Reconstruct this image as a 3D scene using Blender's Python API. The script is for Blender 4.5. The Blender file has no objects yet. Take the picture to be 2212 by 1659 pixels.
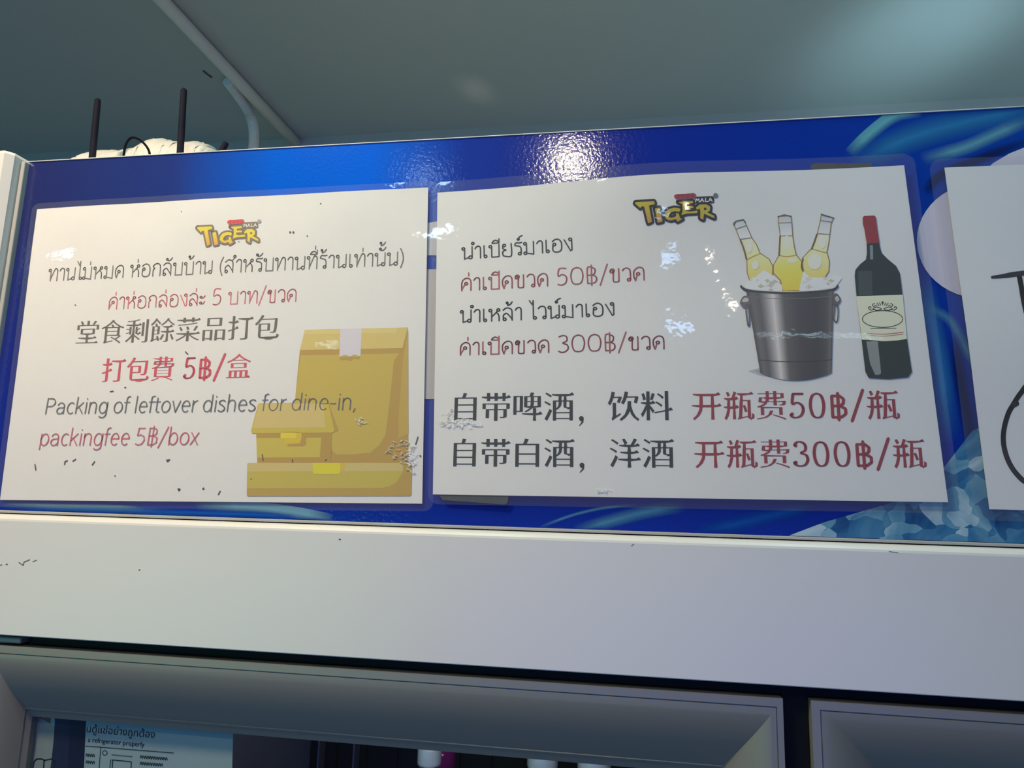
import bpy, bmesh, math, random
from mathutils import Vector, Matrix
from mathutils.geometry import tessellate_polygon
random.seed(7)
SC = bpy.context.scene
COL = SC.collection

# ------------------------------------------------------------------ camera
FPX, CX, CY = 1500.0, 1106.0, 829.5          # focal length in pixels of the 2212 x 1659 frame
D, Z0 = 0.4326, 1.78                          # camera stands D in front of the header panel (y = 0)
PITCH, YAW, ROLL = map(math.radians, (9.56, 9.047, 1.561))
_F = Vector((-math.sin(YAW) * math.cos(PITCH), math.cos(YAW) * math.cos(PITCH), math.sin(PITCH)))
_R0 = Vector((math.cos(YAW), math.sin(YAW), 0))
_U0 = _R0.cross(_F)
_R = math.cos(ROLL) * _R0 + math.sin(ROLL) * _U0
_U = -math.sin(ROLL) * _R0 + math.cos(ROLL) * _U0
CAM = Vector((0, -D, Z0))
cd = bpy.data.cameras.new('camera')
cd.sensor_width = 36
cd.lens = 36 * FPX / 2212
cd.clip_start = 0.02
cam = bpy.data.objects.new('camera', cd)
COL.objects.link(cam)
cam.matrix_world = Matrix(((_R.x, _U.x, -_F.x, CAM.x), (_R.y, _U.y, -_F.y, CAM.y), (_R.z, _U.z, -_F.z, CAM.z), (0, 0, 0, 1)))
SC.camera = cam

# ------------------------------------------------------------------ exposure, world, lamps
SC.view_settings.view_transform = 'Standard'
SC.view_settings.look = 'None'
SC.view_settings.gamma = 1
SC.view_settings.exposure = -0.07
SC.view_settings.use_curve_mapping = False
w = bpy.data.worlds.new('world')
SC.world = w
w.use_nodes = True
w.node_tree.nodes['Background'].inputs[0].default_value = (0.75, 0.9, 1.0, 1)
w.node_tree.nodes['Background'].inputs[1].default_value = 0.02


def lamp(name, loc, aim, size, power, colr, shape='DISK', size_y=None, spread=180):
    l = bpy.data.lights.new(name, 'AREA')
    l.shape = shape
    l.size = size
    if size_y: l.size_y = size_y
    l.energy = power
    l.color = colr
    l.spread = math.radians(spread)
    o = bpy.data.objects.new(name, l)
    COL.objects.link(o)
    o.location = (loc[0], loc[1], loc[2] + Z0)
    d = Vector((aim[0], aim[1], aim[2] + Z0)) - o.location
    o.rotation_euler = d.to_track_quat('-Z', 'Y').to_euler()
    return o


WARM, COOL = (1.0, 0.84, 0.58), (0.55, 0.82, 1.0)
CEIL = 0.662
lamp('ceiling_downlight', (-0.48, -0.42, 0.645), (-0.48, -0.42, -1), 0.10, 8.7, (1.0, 0.74, 0.47))
lamp('ceiling_downlight', (-0.20, -0.30, 0.645), (-0.20, -0.30, -1), 0.06, 1.2, (0.55, 1.0, 0.80))
lamp('ceiling_downlight', (-0.096, -0.82, 0.645), (-0.096, -0.82, -1), 0.045, 2.2, WARM)
lamp('ceiling_downlight', (-0.233, -1.272, 0.645), (-0.233, -1.272, -1), 0.045, 0.7, WARM)
lamp('ceiling_downlight', (0.40, -2.12, 0.645), (0.40, -2.12, -1), 0.042, 0.45, (1.0, 0.90, 0.72))
lamp('ceiling_panel', (0.28, -0.10, 0.645), (0.28, -0.10, -1), 0.10, 1.1, (0.45, 0.85, 1.0), 'SQUARE')
lamp('ceiling_panel', (-0.40, -0.86, 0.645), (-0.40, -0.86, -1), 0.045, 0.16, COOL, 'SQUARE')
lamp('ceiling_panel', (0.215, -2.53, 0.645), (0.215, -2.53, -1), 0.11, 0.85, (0.36, 0.60, 1.0), 'SQUARE')
lamp('ceiling_panel', (-0.455, -1.15, 0.645), (-0.455, -1.15, -1), 0.045, 0.20, COOL, 'SQUARE')
lamp('ceiling_panel', (-1.655, -1.305, 0.645), (-1.655, -1.305, -1), 0.04, 0.16, COOL, 'SQUARE')
lamp('ceiling_tube', (0.80, -2.5, 0.645), (0.80, -2.5, -1), 0.5, 0.8, COOL, 'RECTANGLE', 0.02)
lamp('ceiling_tube', (-1.24, -2.31, 0.645), (-1.24, -2.31, -1), 0.10, 0.16, COOL, 'RECTANGLE', 0.02)
lamp('green_fill_light', (-1.8, -2.5, -0.55), (-0.1, 0, -0.3), 1.6, 8.3, (0.20, 0.96, 0.70), 'RECTANGLE', 0.6)  # added unseen fill, tinted to balance the sheets and fascia
lamp('blue_fill_light', (0.2, -2.5, -0.55), (-0.1, 0, -0.3), 2.0, 12, (0.04, 0.12, 1.0), 'RECTANGLE', 0.6)  # added unseen blue fill from behind the camera, no sign there
lamp('bottle_fill_light', (-0.07, 0.05, -0.135), (-0.05, 0.35, -0.45), 0.36, 0.15, (1.0, 0.95, 0.95), 'RECTANGLE', 0.02)  # added fill inside the cabinet to bring out the bottles


def spot(name, loc, aim, power, colr, ang, blend, rad=0.02):
    l = bpy.data.lights.new(name, 'SPOT')
    l.energy = power
    l.color = colr
    l.spot_size = math.radians(ang)
    l.spot_blend = blend
    l.shadow_soft_size = rad
    o = bpy.data.objects.new(name, l)
    COL.objects.link(o)
    o.location = (loc[0], loc[1], loc[2] + Z0)
    d = Vector((aim[0], aim[1], aim[2] + Z0)) - o.location
    o.rotation_euler = d.to_track_quat('-Z', 'Y').to_euler()
    return o


spot('cool_ceiling_spot', (0.50, 0.26, 0.30), (0.415, 0.52, 0.662), 4.2, (0.50, 0.84, 1.0), 40, 1.0, 0.06)  # added spot hidden by the header, makes the cool ceiling streak
spot('cool_ceiling_spot', (0.75, 0.28, 0.30), (0.55, 0.50, 0.662), 1.9, (0.60, 0.92, 1.0), 150, 1.0, 0.06)  # added wide spot, lifts the ceiling at the upper right
spot('warm_streak_spot', (-0.33, 0.32, 0.39), (-0.235, 0.585, 0.662), 0.8, (1.0, 0.85, 0.62), 9, 1.0)  # added hidden spot that draws the warm streak on the ceiling

# ------------------------------------------------------------------ pixel -> point helpers
def ray(px, py):
    return _R * ((px - CX) / FPX) - _U * ((py - CY) / FPX) + _F


def at_y(px, py, y=0.0):
    d = ray(px, py)
    return CAM + d * ((y - CAM.y) / d.y)


def at_z(px, py, z):
    d = ray(px, py)
    return CAM + d * ((z + Z0 - CAM.z) / d.z)


def lin(c):
    c = c / 255.0
    return c / 12.92 if c <= 0.04045 else ((c + 0.055) / 1.055) ** 2.4


def rgb(r, g, b):
    return (lin(r), lin(g), lin(b))


# ------------------------------------------------------------------ materials
def mat(name, base=(0.8, 0.8, 0.8), rough=0.5, metal=0.0, spec=0.5, bump=None, coat=0.0, noise=None):
    m = bpy.data.materials.new(name)
    m.use_nodes = True
    nt = m.node_tree
    b = nt.nodes['Principled BSDF']
    b.inputs['Base Color'].default_value = (*base, 1)
    b.inputs['Roughness'].default_value = rough
    b.inputs['Metallic'].default_value = metal
    b.inputs['Specular IOR Level'].default_value = spec
    if coat:
        b.inputs['Coat Weight'].default_value = coat
        b.inputs['Coat Roughness'].default_value = 0.05
    if bump or noise:
        tc = nt.nodes.new('ShaderNodeTexCoord')
    if bump:                                   # (scale, distance)
        n = nt.nodes.new('ShaderNodeTexNoise')
        n.inputs['Scale'].default_value = bump[0]
        n.inputs['Detail'].default_value = 2
        bp = nt.nodes.new('ShaderNodeBump')
        bp.inputs['Distance'].default_value = bump[1]
        bp.inputs['Strength'].default_value = 1
        nt.links.new(tc.outputs['Object'], n.inputs['Vector'])
        nt.links.new(n.outputs['Fac'], bp.inputs['Height'])
        nt.links.new(bp.outputs['Normal'], b.inputs['Normal'])
    if noise:                                  # (scale, colour 2)
        n = nt.nodes.new('ShaderNodeTexNoise')
        n.inputs['Scale'].default_value = noise[0]
        n.inputs['Detail'].default_value = 5
        mx = nt.nodes.new('ShaderNodeMix')
        mx.data_type = 'RGBA'
        mx.inputs['A'].default_value = (*base, 1)
        mx.inputs['B'].default_value = (*noise[1], 1)
        nt.links.new(tc.outputs['Object'], n.inputs['Vector'])
        nt.links.new(n.outputs['Fac'], mx.inputs['Factor'])
        nt.links.new(mx.outputs['Result'], b.inputs['Base Color'])
    return m


def print_mat(name, rough=0.6, alpha=False, spec=0.3):
    """Ink printed on a sheet: its colour is the printed colour stored per corner."""
    m = bpy.data.materials.new(name)
    m.use_nodes = True
    nt = m.node_tree
    b = nt.nodes['Principled BSDF']
    b.inputs['Roughness'].default_value = rough
    b.inputs['Specular IOR Level'].default_value = spec
    a = nt.nodes.new('ShaderNodeVertexColor')
    a.layer_name = 'Ink'
    nt.links.new(a.outputs['Color'], b.inputs['Base Color'])
    if alpha:
        nt.links.new(a.outputs['Alpha'], b.inputs['Alpha'])
    return m


def film_mat(name, haze, tint, bump_a, bump_b, rough=0.03):
    """Clear glossy plastic film: lets light through, mirrors lamps, a little milky."""
    m = bpy.data.materials.new(name)
    m.use_nodes = True
    nt = m.node_tree
    nt.nodes.remove(nt.nodes['Principled BSDF'])
    out = nt.nodes['Material Output']
    tr = nt.nodes.new('ShaderNodeBsdfTransparent')
    tr.inputs[0].default_value = (*tint, 1)
    df = nt.nodes.new('ShaderNodeBsdfDiffuse')
    df.inputs[0].default_value = (0.85, 0.86, 0.88, 1)
    gl = nt.nodes.new('ShaderNodeBsdfGlossy')
    gl.inputs['Roughness'].default_value = rough
    m1 = nt.nodes.new('ShaderNodeMixShader')
    m1.inputs[0].default_value = haze
    m2 = nt.nodes.new('ShaderNodeMixShader')
    fr = nt.nodes.new('ShaderNodeFresnel')
    geo = nt.nodes.new('ShaderNodeNewGeometry')
    ior = nt.nodes.new('ShaderNodeMapRange')       # a thin film reflects alike from both of its sides
    ior.inputs['To Min'].default_value = 1.48
    ior.inputs['To Max'].default_value = 1 / 1.48
    nt.links.new(geo.outputs['Backfacing'], ior.inputs['Value'])
    nt.links.new(ior.outputs[0], fr.inputs[0])
    tc = nt.nodes.new('ShaderNodeTexCoord')
    n1 = nt.nodes.new('ShaderNodeTexNoise')
    n1.inputs['Scale'].default_value = bump_a[0]
    n1.inputs['Detail'].default_value = 1.5
    n2 = nt.nodes.new('ShaderNodeTexNoise')
    n2.inputs['Scale'].default_value = bump_b[0]
    n2.inputs['Detail'].default_value = 1
    b1 = nt.nodes.new('ShaderNodeBump')
    b1.inputs['Distance'].default_value = bump_a[1]
    b1.inputs['Strength'].default_value = 1
    b2 = nt.nodes.new('ShaderNodeBump')
    b2.inputs['Distance'].default_value = bump_b[1]
    b2.inputs['Strength'].default_value = 1
    L = nt.links.new
    L(tc.outputs['Object'], n1.inputs['Vector']); L(tc.outputs['Object'], n2.inputs['Vector'])
    L(n1.outputs['Fac'], b1.inputs['Height']); L(n2.outputs['Fac'], b2.inputs['Height'])
    L(b1.outputs['Normal'], b2.inputs['Normal'])
    L(b2.outputs['Normal'], gl.inputs['Normal'])
    L(tr.outputs[0], m1.inputs[1]); L(df.outputs[0], m1.inputs[2])
    L(fr.outputs[0], m2.inputs[0]); L(m1.outputs[0], m2.inputs[1]); L(gl.outputs[0], m2.inputs[2])
    L(m2.outputs[0], out.inputs['Surface'])
    return m


M = {}
M['ceiling'] = mat('ceiling_paint', (0.56, 0.60, 0.57), 0.38, noise=(2.5, (0.50, 0.55, 0.53)), bump=(60, 0.0004))
M['wall'] = mat('wall_paint', (0.60, 0.58, 0.52), 0.6, noise=(3, (0.52, 0.50, 0.46)))
M['floor'] = mat('floor_tile', (0.42, 0.40, 0.37), 0.4, noise=(4, (0.34, 0.33, 0.31)))
M['white'] = mat('white_coated_steel', (0.72, 0.72, 0.71), 0.28, bump=(900, 0.00002), noise=(6, (0.70, 0.70, 0.69)))
M['rail'] = mat('grey_plastic_rail', (0.42, 0.42, 0.40), 0.35)
M['black'] = mat('black_gasket', (0.003, 0.003, 0.003), 0.6, spec=0.2)
M['alu'] = mat('grey_door_profile', (0.23, 0.235, 0.22), 0.42, metal=0.15, bump=(1200, 0.00001))
M['paper'] = mat('white_paper', (0.86, 0.86, 0.855), 0.7, spec=0.2, noise=(40, (0.83, 0.83, 0.825)))
M['ink'] = print_mat('printed_ink')
M['panel_ink'] = print_mat('panel_ink', 0.25, True)
M['film'] = film_mat('clear_laminate', 0.045, (0.97, 0.97, 0.97), (230, 0.000028), (28, 0.00016))
M['glass'] = film_mat('door_glass', 0.0, (0.86, 0.91, 0.92), (4, 0.00001), (2, 0.00001), 0.01)
M['tape'] = mat('dark_tape', (0.06, 0.065, 0.06), 0.3, noise=(200, (0.12, 0.12, 0.11)))
M['inner'] = mat('fridge_liner', (0.026, 0.021, 0.017), 0.5, noise=(12, (0.014, 0.011, 0.009)))
M['pvc'] = mat('white_conduit', (0.88, 0.86, 0.78), 0.45)
M['antenna'] = mat('black_antenna', (0.008, 0.008, 0.02), 0.75, spec=0.15)
M['router'] = mat('white_router_plastic', (0.7, 0.7, 0.68), 0.4)
M['bag'] = mat('white_plastic_film', (0.72, 0.72, 0.68), 0.35, bump=(60, 0.002))
M['cable'] = mat('black_cable', (0.004, 0.004, 0.006), 0.8, spec=0.1)
M['residue'] = print_mat('tape_residue', 0.25, False, 0.6)
M['cap'] = mat('ribbed_bottle_cap', (0.55, 0.68, 0.70), 0.3)


def blue_panel():
    m = mat('blue_header_print', (0, 0.05, 0.4), 0.10, spec=0.5, bump=(420, 0.0001), coat=0.0)
    nt = m.node_tree
    b = nt.nodes['Principled BSDF']
    tc = nt.nodes.new('ShaderNodeTexCoord')
    sep = nt.nodes.new('ShaderNodeSeparateXYZ')
    mp = nt.nodes.new('ShaderNodeMapRange')
    mp.inputs['From Min'].default_value = -0.46
    mp.inputs['From Max'].default_value = 0.34
    rp = nt.nodes.new('ShaderNodeValToRGB')
    stops = [(0.0, (0.018, 0.022, 0.12)), (0.17, (0.018, 0.035, 0.21)), (0.27, (0.001, 0.11, 0.70)), (0.36, (0.001, 0.12, 0.78)),
             (0.44, (0.012, 0.04, 0.34)), (0.55, (0.006, 0.02, 0.26)), (0.72, (0.003, 0.03, 0.33)), (1.0, (0.002, 0.07, 0.40))]
    e = rp.color_ramp.elements
    while len(e) < len(stops): e.new(0.5)
    for k, (p, c) in enumerate(stops):
        e[k].position = p
        e[k].color = (*c, 1)
    L = nt.links.new
    # darker towards the bottom edge of the print
    mz = nt.nodes.new('ShaderNodeMapRange')
    mz.inputs['From Min'].default_value = Z0 - 0.02
    mz.inputs['From Max'].default_value = Z0 + 0.20
    mx = nt.nodes.new('ShaderNodeMix'); mx.data_type = 'RGBA'
    mx.inputs['A'].default_value = (0.006, 0.028, 0.33, 1)
    L(tc.outputs['Object'], sep.inputs[0]); L(sep.outputs['X'], mp.inputs['Value']); L(mp.outputs[0], rp.inputs[0])
    L(sep.outputs['Z'], mz.inputs['Value']); L(mz.outputs[0], mx.inputs['Factor'])
    L(rp.outputs[0], mx.inputs['B']); L(mx.outputs['Result'], b.inputs['Base Color'])
    return m


M['panel'] = blue_panel()


def ice_mat():
    m = mat('ice_print', (0.1, 0.3, 0.4), 0.22)
    nt = m.node_tree
    b = nt.nodes['Principled BSDF']
    tc = nt.nodes.new('ShaderNodeTexCoord')
    n = nt.nodes.new('ShaderNodeTexNoise'); n.inputs['Scale'].default_value = 28; n.inputs['Detail'].default_value = 3
    n.inputs['Distortion'].default_value = 1.6
    v = nt.nodes.new('ShaderNodeTexVoronoi'); v.inputs['Scale'].default_value = 75
    n2 = nt.nodes.new('ShaderNodeTexNoise'); n2.inputs['Scale'].default_value = 40
    wv = nt.nodes.new('ShaderNodeMix'); wv.data_type = 'VECTOR'; wv.inputs['Factor'].default_value = 0.03
    sv = nt.nodes.new('ShaderNodeSeparateColor')
    ad = nt.nodes.new('ShaderNodeMix'); ad.inputs['Factor'].default_value = 0.42
    rp = nt.nodes.new('ShaderNodeValToRGB')
    e = rp.color_ramp.elements
    while len(e) < 4: e.new(0.5)
    for k, (p, c) in enumerate([(0.25, (0.010, 0.05, 0.18)), (0.42, (0.04, 0.17, 0.35)), (0.58, (0.13, 0.32, 0.46)), (0.74, (0.45, 0.60, 0.68))]):
        e[k].position = p; e[k].color = (*c, 1)
    L = nt.links.new
    L(tc.outputs['Object'], n.inputs['Vector']); L(tc.outputs['Object'], n2.inputs['Vector'])
    L(tc.outputs['Object'], wv.inputs['A']); L(n2.outputs['Color'], wv.inputs['B']); L(wv.outputs['Result'], v.inputs['Vector'])
    L(v.outputs['Color'], sv.inputs[0]); L(n.outputs['Fac'], ad.inputs['A']); L(sv.outputs[0], ad.inputs['B'])
    L(ad.outputs['Result'], rp.inputs[0]); L(rp.outputs[0], b.inputs['Base Color'])
    return m


M['ice'] = ice_mat()


# ------------------------------------------------------------------ object helpers
def tag(o, label=None, cat=None, group=None, kind=None):
    if label: o['label'] = label
    if cat: o['category'] = cat
    if group: o['group'] = group
    if kind: o['kind'] = kind
    return o


def empty(name, loc, label, cat, group=None):
    o = bpy.data.objects.new(name, None)
    COL.objects.link(o)
    o.location = loc
    o.empty_display_size = 0.05
    return tag(o, label, cat, group)


def obj(name, verts, faces, m, parent=None, smooth=False, ink=None):
    me = bpy.data.meshes.new(name)
    me.from_pydata([tuple(v) for v in verts], [], faces)
    me.update()
    if ink:
        ca = me.color_attributes.new('Ink', 'FLOAT_COLOR', 'CORNER')
        k = 0
        for p in me.polygons:
            for li in p.loop_indices:
                ca.data[li].color = ink[me.loops[li].vertex_index]
    me.materials.append(m)
    if smooth:
        for p in me.polygons: p.use_smooth = True
    o = bpy.data.objects.new(name, me)
    COL.objects.link(o)
    if parent:
        o.parent = parent
        base = Vector((0, 0, 0))
        p = parent
        while p:
            base += Vector(p.location)
            p = p.parent
        for v in me.vertices: v.co -= base      # children keep world placement under unrotated parents
    return o


class MB:
    def __init__(s): s.v = []; s.f = []
    def add(s, verts, faces):
        n = len(s.v)
        s.v += [Vector(v) for v in verts]
        s.f += [tuple(i + n for i in f) for f in faces]
    def box(s, x0, x1, y0, y1, z0, z1, b=0.0):
        if b <= 0:
            s.add([(x, y, z) for x in (x0, x1) for y in (y0, y1) for z in (z0, z1)],
                  [(0, 1, 3, 2), (4, 6, 7, 5), (0, 4, 5, 1), (2, 3, 7, 6), (0, 2, 6, 4), (1, 5, 7, 3)])
            return
        bm = bmesh.new()
        bmesh.ops.create_cube(bm, size=1)
        for v in bm.verts:
            v.co = Vector(((x0 + x1) / 2 + v.co.x * (x1 - x0), (y0 + y1) / 2 + v.co.y * (y1 - y0), (z0 + z1) / 2 + v.co.z * (z1 - z0)))
        bmesh.ops.bevel(bm, geom=bm.edges[:], offset=b, segments=3, profile=0.5, affect='EDGES')
        bm.verts.index_update()
        s.add([v.co.copy() for v in bm.verts], [tuple(v.index for v in f.verts) for f in bm.faces])
        bm.free()
    def tube(s, pts, r, n=16, ribs=None):
        pts = [Vector(p) for p in pts]
        rings = []
        up = None
        for i, p in enumerate(pts):
            t = (pts[min(i + 1, len(pts) - 1)] - pts[max(i - 1, 0)]).normalized()
            if up is None:
                up = Vector((0, 0, 1)) if abs(t.z) < 0.9 else Vector((1, 0, 0))
            a = t.cross(up).normalized()
            up = a.cross(t).normalized()
            rr = r(i) if callable(r) else r
            rings.append([p + (a * math.cos(k * 2 * math.pi / n) + up * math.sin(k * 2 * math.pi / n)) * rr for k in range(n)])
        vs = [q for rg in rings for q in rg]
        fs = []
        for i in range(len(pts) - 1):
            for k in range(n):
                fs.append((i * n + k, i * n + (k + 1) % n, (i + 1) * n + (k + 1) % n, (i + 1) * n + k))
        fs.append(tuple(range(n - 1, -1, -1)))
        fs.append(tuple((len(pts) - 1) * n + k for k in range(n)))
        s.add(vs, fs)
    def lathe(s, c, prof, n=32, rib=None):
        vs = []
        for (r, z) in prof:
            for k in range(n):
                rr = r * (1 + (rib if (rib and k % 2) else 0))
                vs.append((c[0] + rr * math.cos(k * 2 * math.pi / n), c[1] + rr * math.sin(k * 2 * math.pi / n), c[2] + z))
        fs = []
        for i in range(len(prof) - 1):
            for k in range(n):
                fs.append((i * n + k, i * n + (k + 1) % n, (i + 1) * n + (k + 1) % n, (i + 1) * n + k))
        fs.append(tuple(range(n - 1, -1, -1)))
        fs.append(tuple((len(prof) - 1) * n + k for k in range(n)))
        s.add(vs, fs)
    def build(s, name, m, parent=None, smooth=False):
        return obj(name, s.v, s.f, m, parent, smooth)


def smooth_pts(pts, n=8, closed=False):
    pts = [Vector(p) for p in pts]
    out = []
    N = len(pts)
    rng = range(N) if closed else range(N - 1)
    for i in rng:
        p1, p2 = pts[i], pts[(i + 1) % N]
        p0 = pts[(i - 1) % N] if (closed or i > 0) else p1
        p3 = pts[(i + 2) % N] if (closed or i + 2 < N) else p2
        for k in range(n):
            t = k / n
            out.append(0.5 * ((2 * p1) + (p2 - p0) * t + (2 * p0 - 5 * p1 + 4 * p2 - p3) * t * t + (3 * p1 - p0 - 3 * p2 + p3) * t ** 3))
    if not closed: out.append(pts[-1])
    return out


# ------------------------------------------------------------------ flat drawing (2-D) helpers: strokes, filled shapes, glyphs
class Art:
    """2-D triangles with colours; placed later on a sheet."""
    def __init__(s): s.v = []; s.f = []; s.c = []; s.l = []
    def add(s, verts, faces, col, layer=0):
        n = len(s.v)
        for v in verts:
            s.v.append((v[0], v[1]))
            c = col(v[0], v[1]) if callable(col) else col
            s.c.append(tuple(c) if len(c) == 4 else (*c, 1.0))
            s.l.append(layer)
        s.f += [tuple(i + n for i in f) for f in faces]
    def poly(s, pts, col, layer=0, holes=()):
        loops = [[Vector((p[0], p[1], 0)) for p in pts]] + [[Vector((p[0], p[1], 0)) for p in h] for h in holes]
        tris = tessellate_polygon(loops)
        flat = [p for l in loops for p in l]
        s.add(flat, [tuple(t) for t in tris], col, layer)
    def stroke(s, pts, wd, col, layer=0, closed=False, nib=None):
        pts = [Vector((p[0], p[1])) for p in pts]
        if closed: pts = pts + [pts[0]]
        def wid(d):
            if nib is None: return wd
            return wd * (nib + (1 - nib) * abs(d.x))      # d is the normal: wide when the stroke runs vertically
        for a, b in zip(pts, pts[1:]):
            d = b - a
            if d.length < 1e-9: continue
            n = Vector((-d.y, d.x)).normalized()
            h = n * wid(n) / 2
            s.add([a - h, b - h, b + h, a + h], [(0, 1, 2, 3)], col, layer)
        rr = wd * (1 if nib is None else max(nib, 0.3)) / 2
        for p in pts:
            s.add([p + Vector((math.cos(k * math.pi / 4), math.sin(k * math.pi / 4))) * rr for k in range(8)], [tuple(range(8))], col, layer)
    def circle(s, c, r, wd, col, layer=0, ry=None):
        ry = ry or r
        s.stroke([(c[0] + r * math.cos(k * math.pi / 10), c[1] + ry * math.sin(k * math.pi / 10)) for k in range(20)], wd, col, layer, True)
    def disc(s, c, r, col, layer=0):
        s.add([(c[0] + r * math.cos(k * math.pi / 8), c[1] + r * math.sin(k * math.pi / 8)) for k in range(16)], [tuple(range(16))], col, layer)
    def bounds(s):
        xs = [v[0] for v in s.v]; ys = [v[1] for v in s.v]
        return min(xs), max(xs), min(ys), max(ys)


# Thai letters as pen strokes: consonant height 1, loops are circles
def C(x, y, r=0.1): return ('o', x, y, r)
THAI = {
    'ท': (0.92, [C(.12, .87), [(.21, .87), (.21, 0)], [(.21, .1), (.52, .9), (.64, 1), (.76, .9), (.78, .7), (.78, 0)]]),
    'า': (0.60, [[(.06, .8), (.16, .95), (.3, 1), (.42, .92), (.45, .75), (.45, 0)]]),
    'น': (0.92, [C(.12, .87), [(.21, .87), (.21, 0), (.52, .12)], C(.64, .12, .12), [(.76, .12), (.76, 1)]]),
    'ม': (0.92, [C(.14, .87), [(.24, .87), (.24, .1)], C(.15, .1), [(.24, .1), (.74, -.02), (.74, 1)]]),
    'ไ': (0.50, [[(0, 1.5), (.2, 1.15), (.26, 1.5), (.26, .1)], C(.36, .1)]),
    'ห': (0.90, [C(.12, .87), [(.21, .87), (.21, 0)], [(.21, .35), (.5, .66), (.6, .8)], C(.67, .88), [(.56, .66), (.68, .5), (.72, .3), (.72, 0)]]),
    'ด': (0.88, [C(.36, .5), [(.30, .42), (.18, .0)], [(.18, .0), (.08, .35), (.1, .72), (.28, .94), (.48, 1), (.66, .9), (.73, .65), (.73, 0)]]),
    'ค': (0.88, [C(.40, .56), [(.32, .5), (.11, .12)], [(.1, 0), (.09, .5), (.16, .82), (.4, 1), (.62, .94), (.73, .7), (.73, 0)]]),
    'อ': (0.90, [C(.24, .6), [(.15, .58), (.12, .2), (.22, .03), (.45, -.02), (.68, .08), (.75, .35), (.72, .75), (.55, .97), (.32, 1), (.1, .84)]]),
    'ก': (0.86, [[(.12, 0), (.12, .48), (.24, .62), (.1, .76), (.24, .95), (.46, 1), (.64, .9), (.7, .65), (.7, 0)]]),
    'ล': (0.88, [C(.2, .1), [(.12, .16), (.12, .42), (.3, .58), (.46, .46), (.71, .1)], [(.1, .84), (.3, 1), (.52, .98), (.68, .84), (.71, .6), (.71, 0)]]),
    'ส': (0.92, [C(.2, .1), [(.12, .16), (.12, .42), (.3, .58), (.46, .46), (.71, .1)], [(.1, .84), (.3, 1), (.52, .98), (.68, .84), (.71, .6), (.71, 0)], [(.6, .92), (.82, 1.15)]]),
    'บ': (0.90, [C(.12, .87), [(.21, .87), (.21, 0), (.74, 0), (.74, 1)]]),
    'ป': (0.90, [C(.12, .87), [(.21, .87), (.21, 0), (.74, 0), (.74, 1.42)]]),
    'ร': (0.70, [[(.6, 1.02), (.45, .98), (.2, 1), (.12, .8), (.4, .72), (.54, .55), (.55, .1)], C(.45, .1)]),
    'เ': (0.46, [[(.12, 1), (.12, .1)], C(.22, .1)]),
    'ย': (0.88, [C(.22, .88), [(.13, .85), (.12, .62), (.34, .5), (.13, .4), (.12, .12), (.24, 0), (.72, 0), (.72, 1)]]),
    'ง': (0.70, [[(.04, .9), (.46, 0), (.56, .06), (.56, .85)], C(.46, .9)]),
    'ว': (0.74, [[(.1, .82), (.22, .97), (.4, 1), (.56, .88), (.6, .6), (.6, .1)], C(.5, .1)]),
    'ข': (0.78, [C(.16, .80, .09), [(.08, .86), (.14, .98), (.28, .98), (.34, .86), (.28, .68), (.27, .1), (.34, 0), (.56, 0), (.63, .1), (.63, 1)]]),
    'ะ': (0.56, [C(.12, .68, .08), [(.17, .61), (.3, .6), (.44, .78)], C(.12, .2, .08), [(.17, .13), (.3, .12), (.44, .3)]]),
    '่': (0, [[(-.3, 1.18), (-.3, 1.42)]]),
    '้': (0, [C(-.5, 1.42, .06), [(-.45, 1.37), (-.46, 1.22), (-.28, 1.3), (-.16, 1.48)]]),
    'ั': (0, [C(-.52, 1.3, .07), [(-.5, 1.22), (-.36, 1.18), (-.2, 1.28), (-.12, 1.42)]]),
    'ี': (0, [[(-.66, 1.14), (-.56, 1.3), (-.36, 1.36), (-.16, 1.14), (-.66, 1.14)], [(-.16, 1.14), (-.14, 1.46)]]),
    'ิ': (0, [[(-.66, 1.14), (-.56, 1.3), (-.36, 1.36), (-.16, 1.14), (-.66, 1.14)]]),
    '์': (0, [C(-.34, 1.28, .07), [(-.3, 1.35), (-.26, 1.46), (-.06, 1.56)]]),
    'ำ': (0.60, [C(-.1, 1.26, .09), [(.06, .8), (.16, .95), (.3, 1), (.42, .92), (.45, .75), (.45, 0)]]),
    ' ': (0.42, []),
    '(': (0.38, [[(.3, 1.25), (.12, .8), (.1, .3), (.26, -.2)]]),
    ')': (0.38, [[(.06, 1.25), (.24, .8), (.26, .3), (.1, -.2)]]),
    '/': (0.62, [[(.02, -.2), (.52, 1.4)]]),
    '5': (0.90, [[(.68, 1.28), (.24, 1.28), (.16, .72), (.42, .82), (.66, .68), (.72, .42), (.62, .12), (.38, 0), (.14, .06)]]),
    '0': (1.05, [[(.5, 1.3), (.22, 1.15), (.1, .65), (.22, .12), (.5, 0), (.78, .12), (.9, .65), (.78, 1.15), (.5, 1.3)]]),
    '3': (0.86, [[(.12, 1.2), (.36, 1.3), (.6, 1.2), (.62, .88), (.36, .7), (.64, .56), (.7, .25), (.5, .02), (.26, -.02), (.08, .08)]]),
    '฿': (0.95, [[(.16, 0), (.16, 1.2), (.5, 1.2), (.66, 1.05), (.62, .76), (.46, .64), (.16, .64)], [(.46, .64), (.7, .5), (.74, .22), (.58, .02), (.16, 0)], [(.42, -.18), (.42, 1.4)]]),
}
SHARP = set('บปไเงมน')


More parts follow.
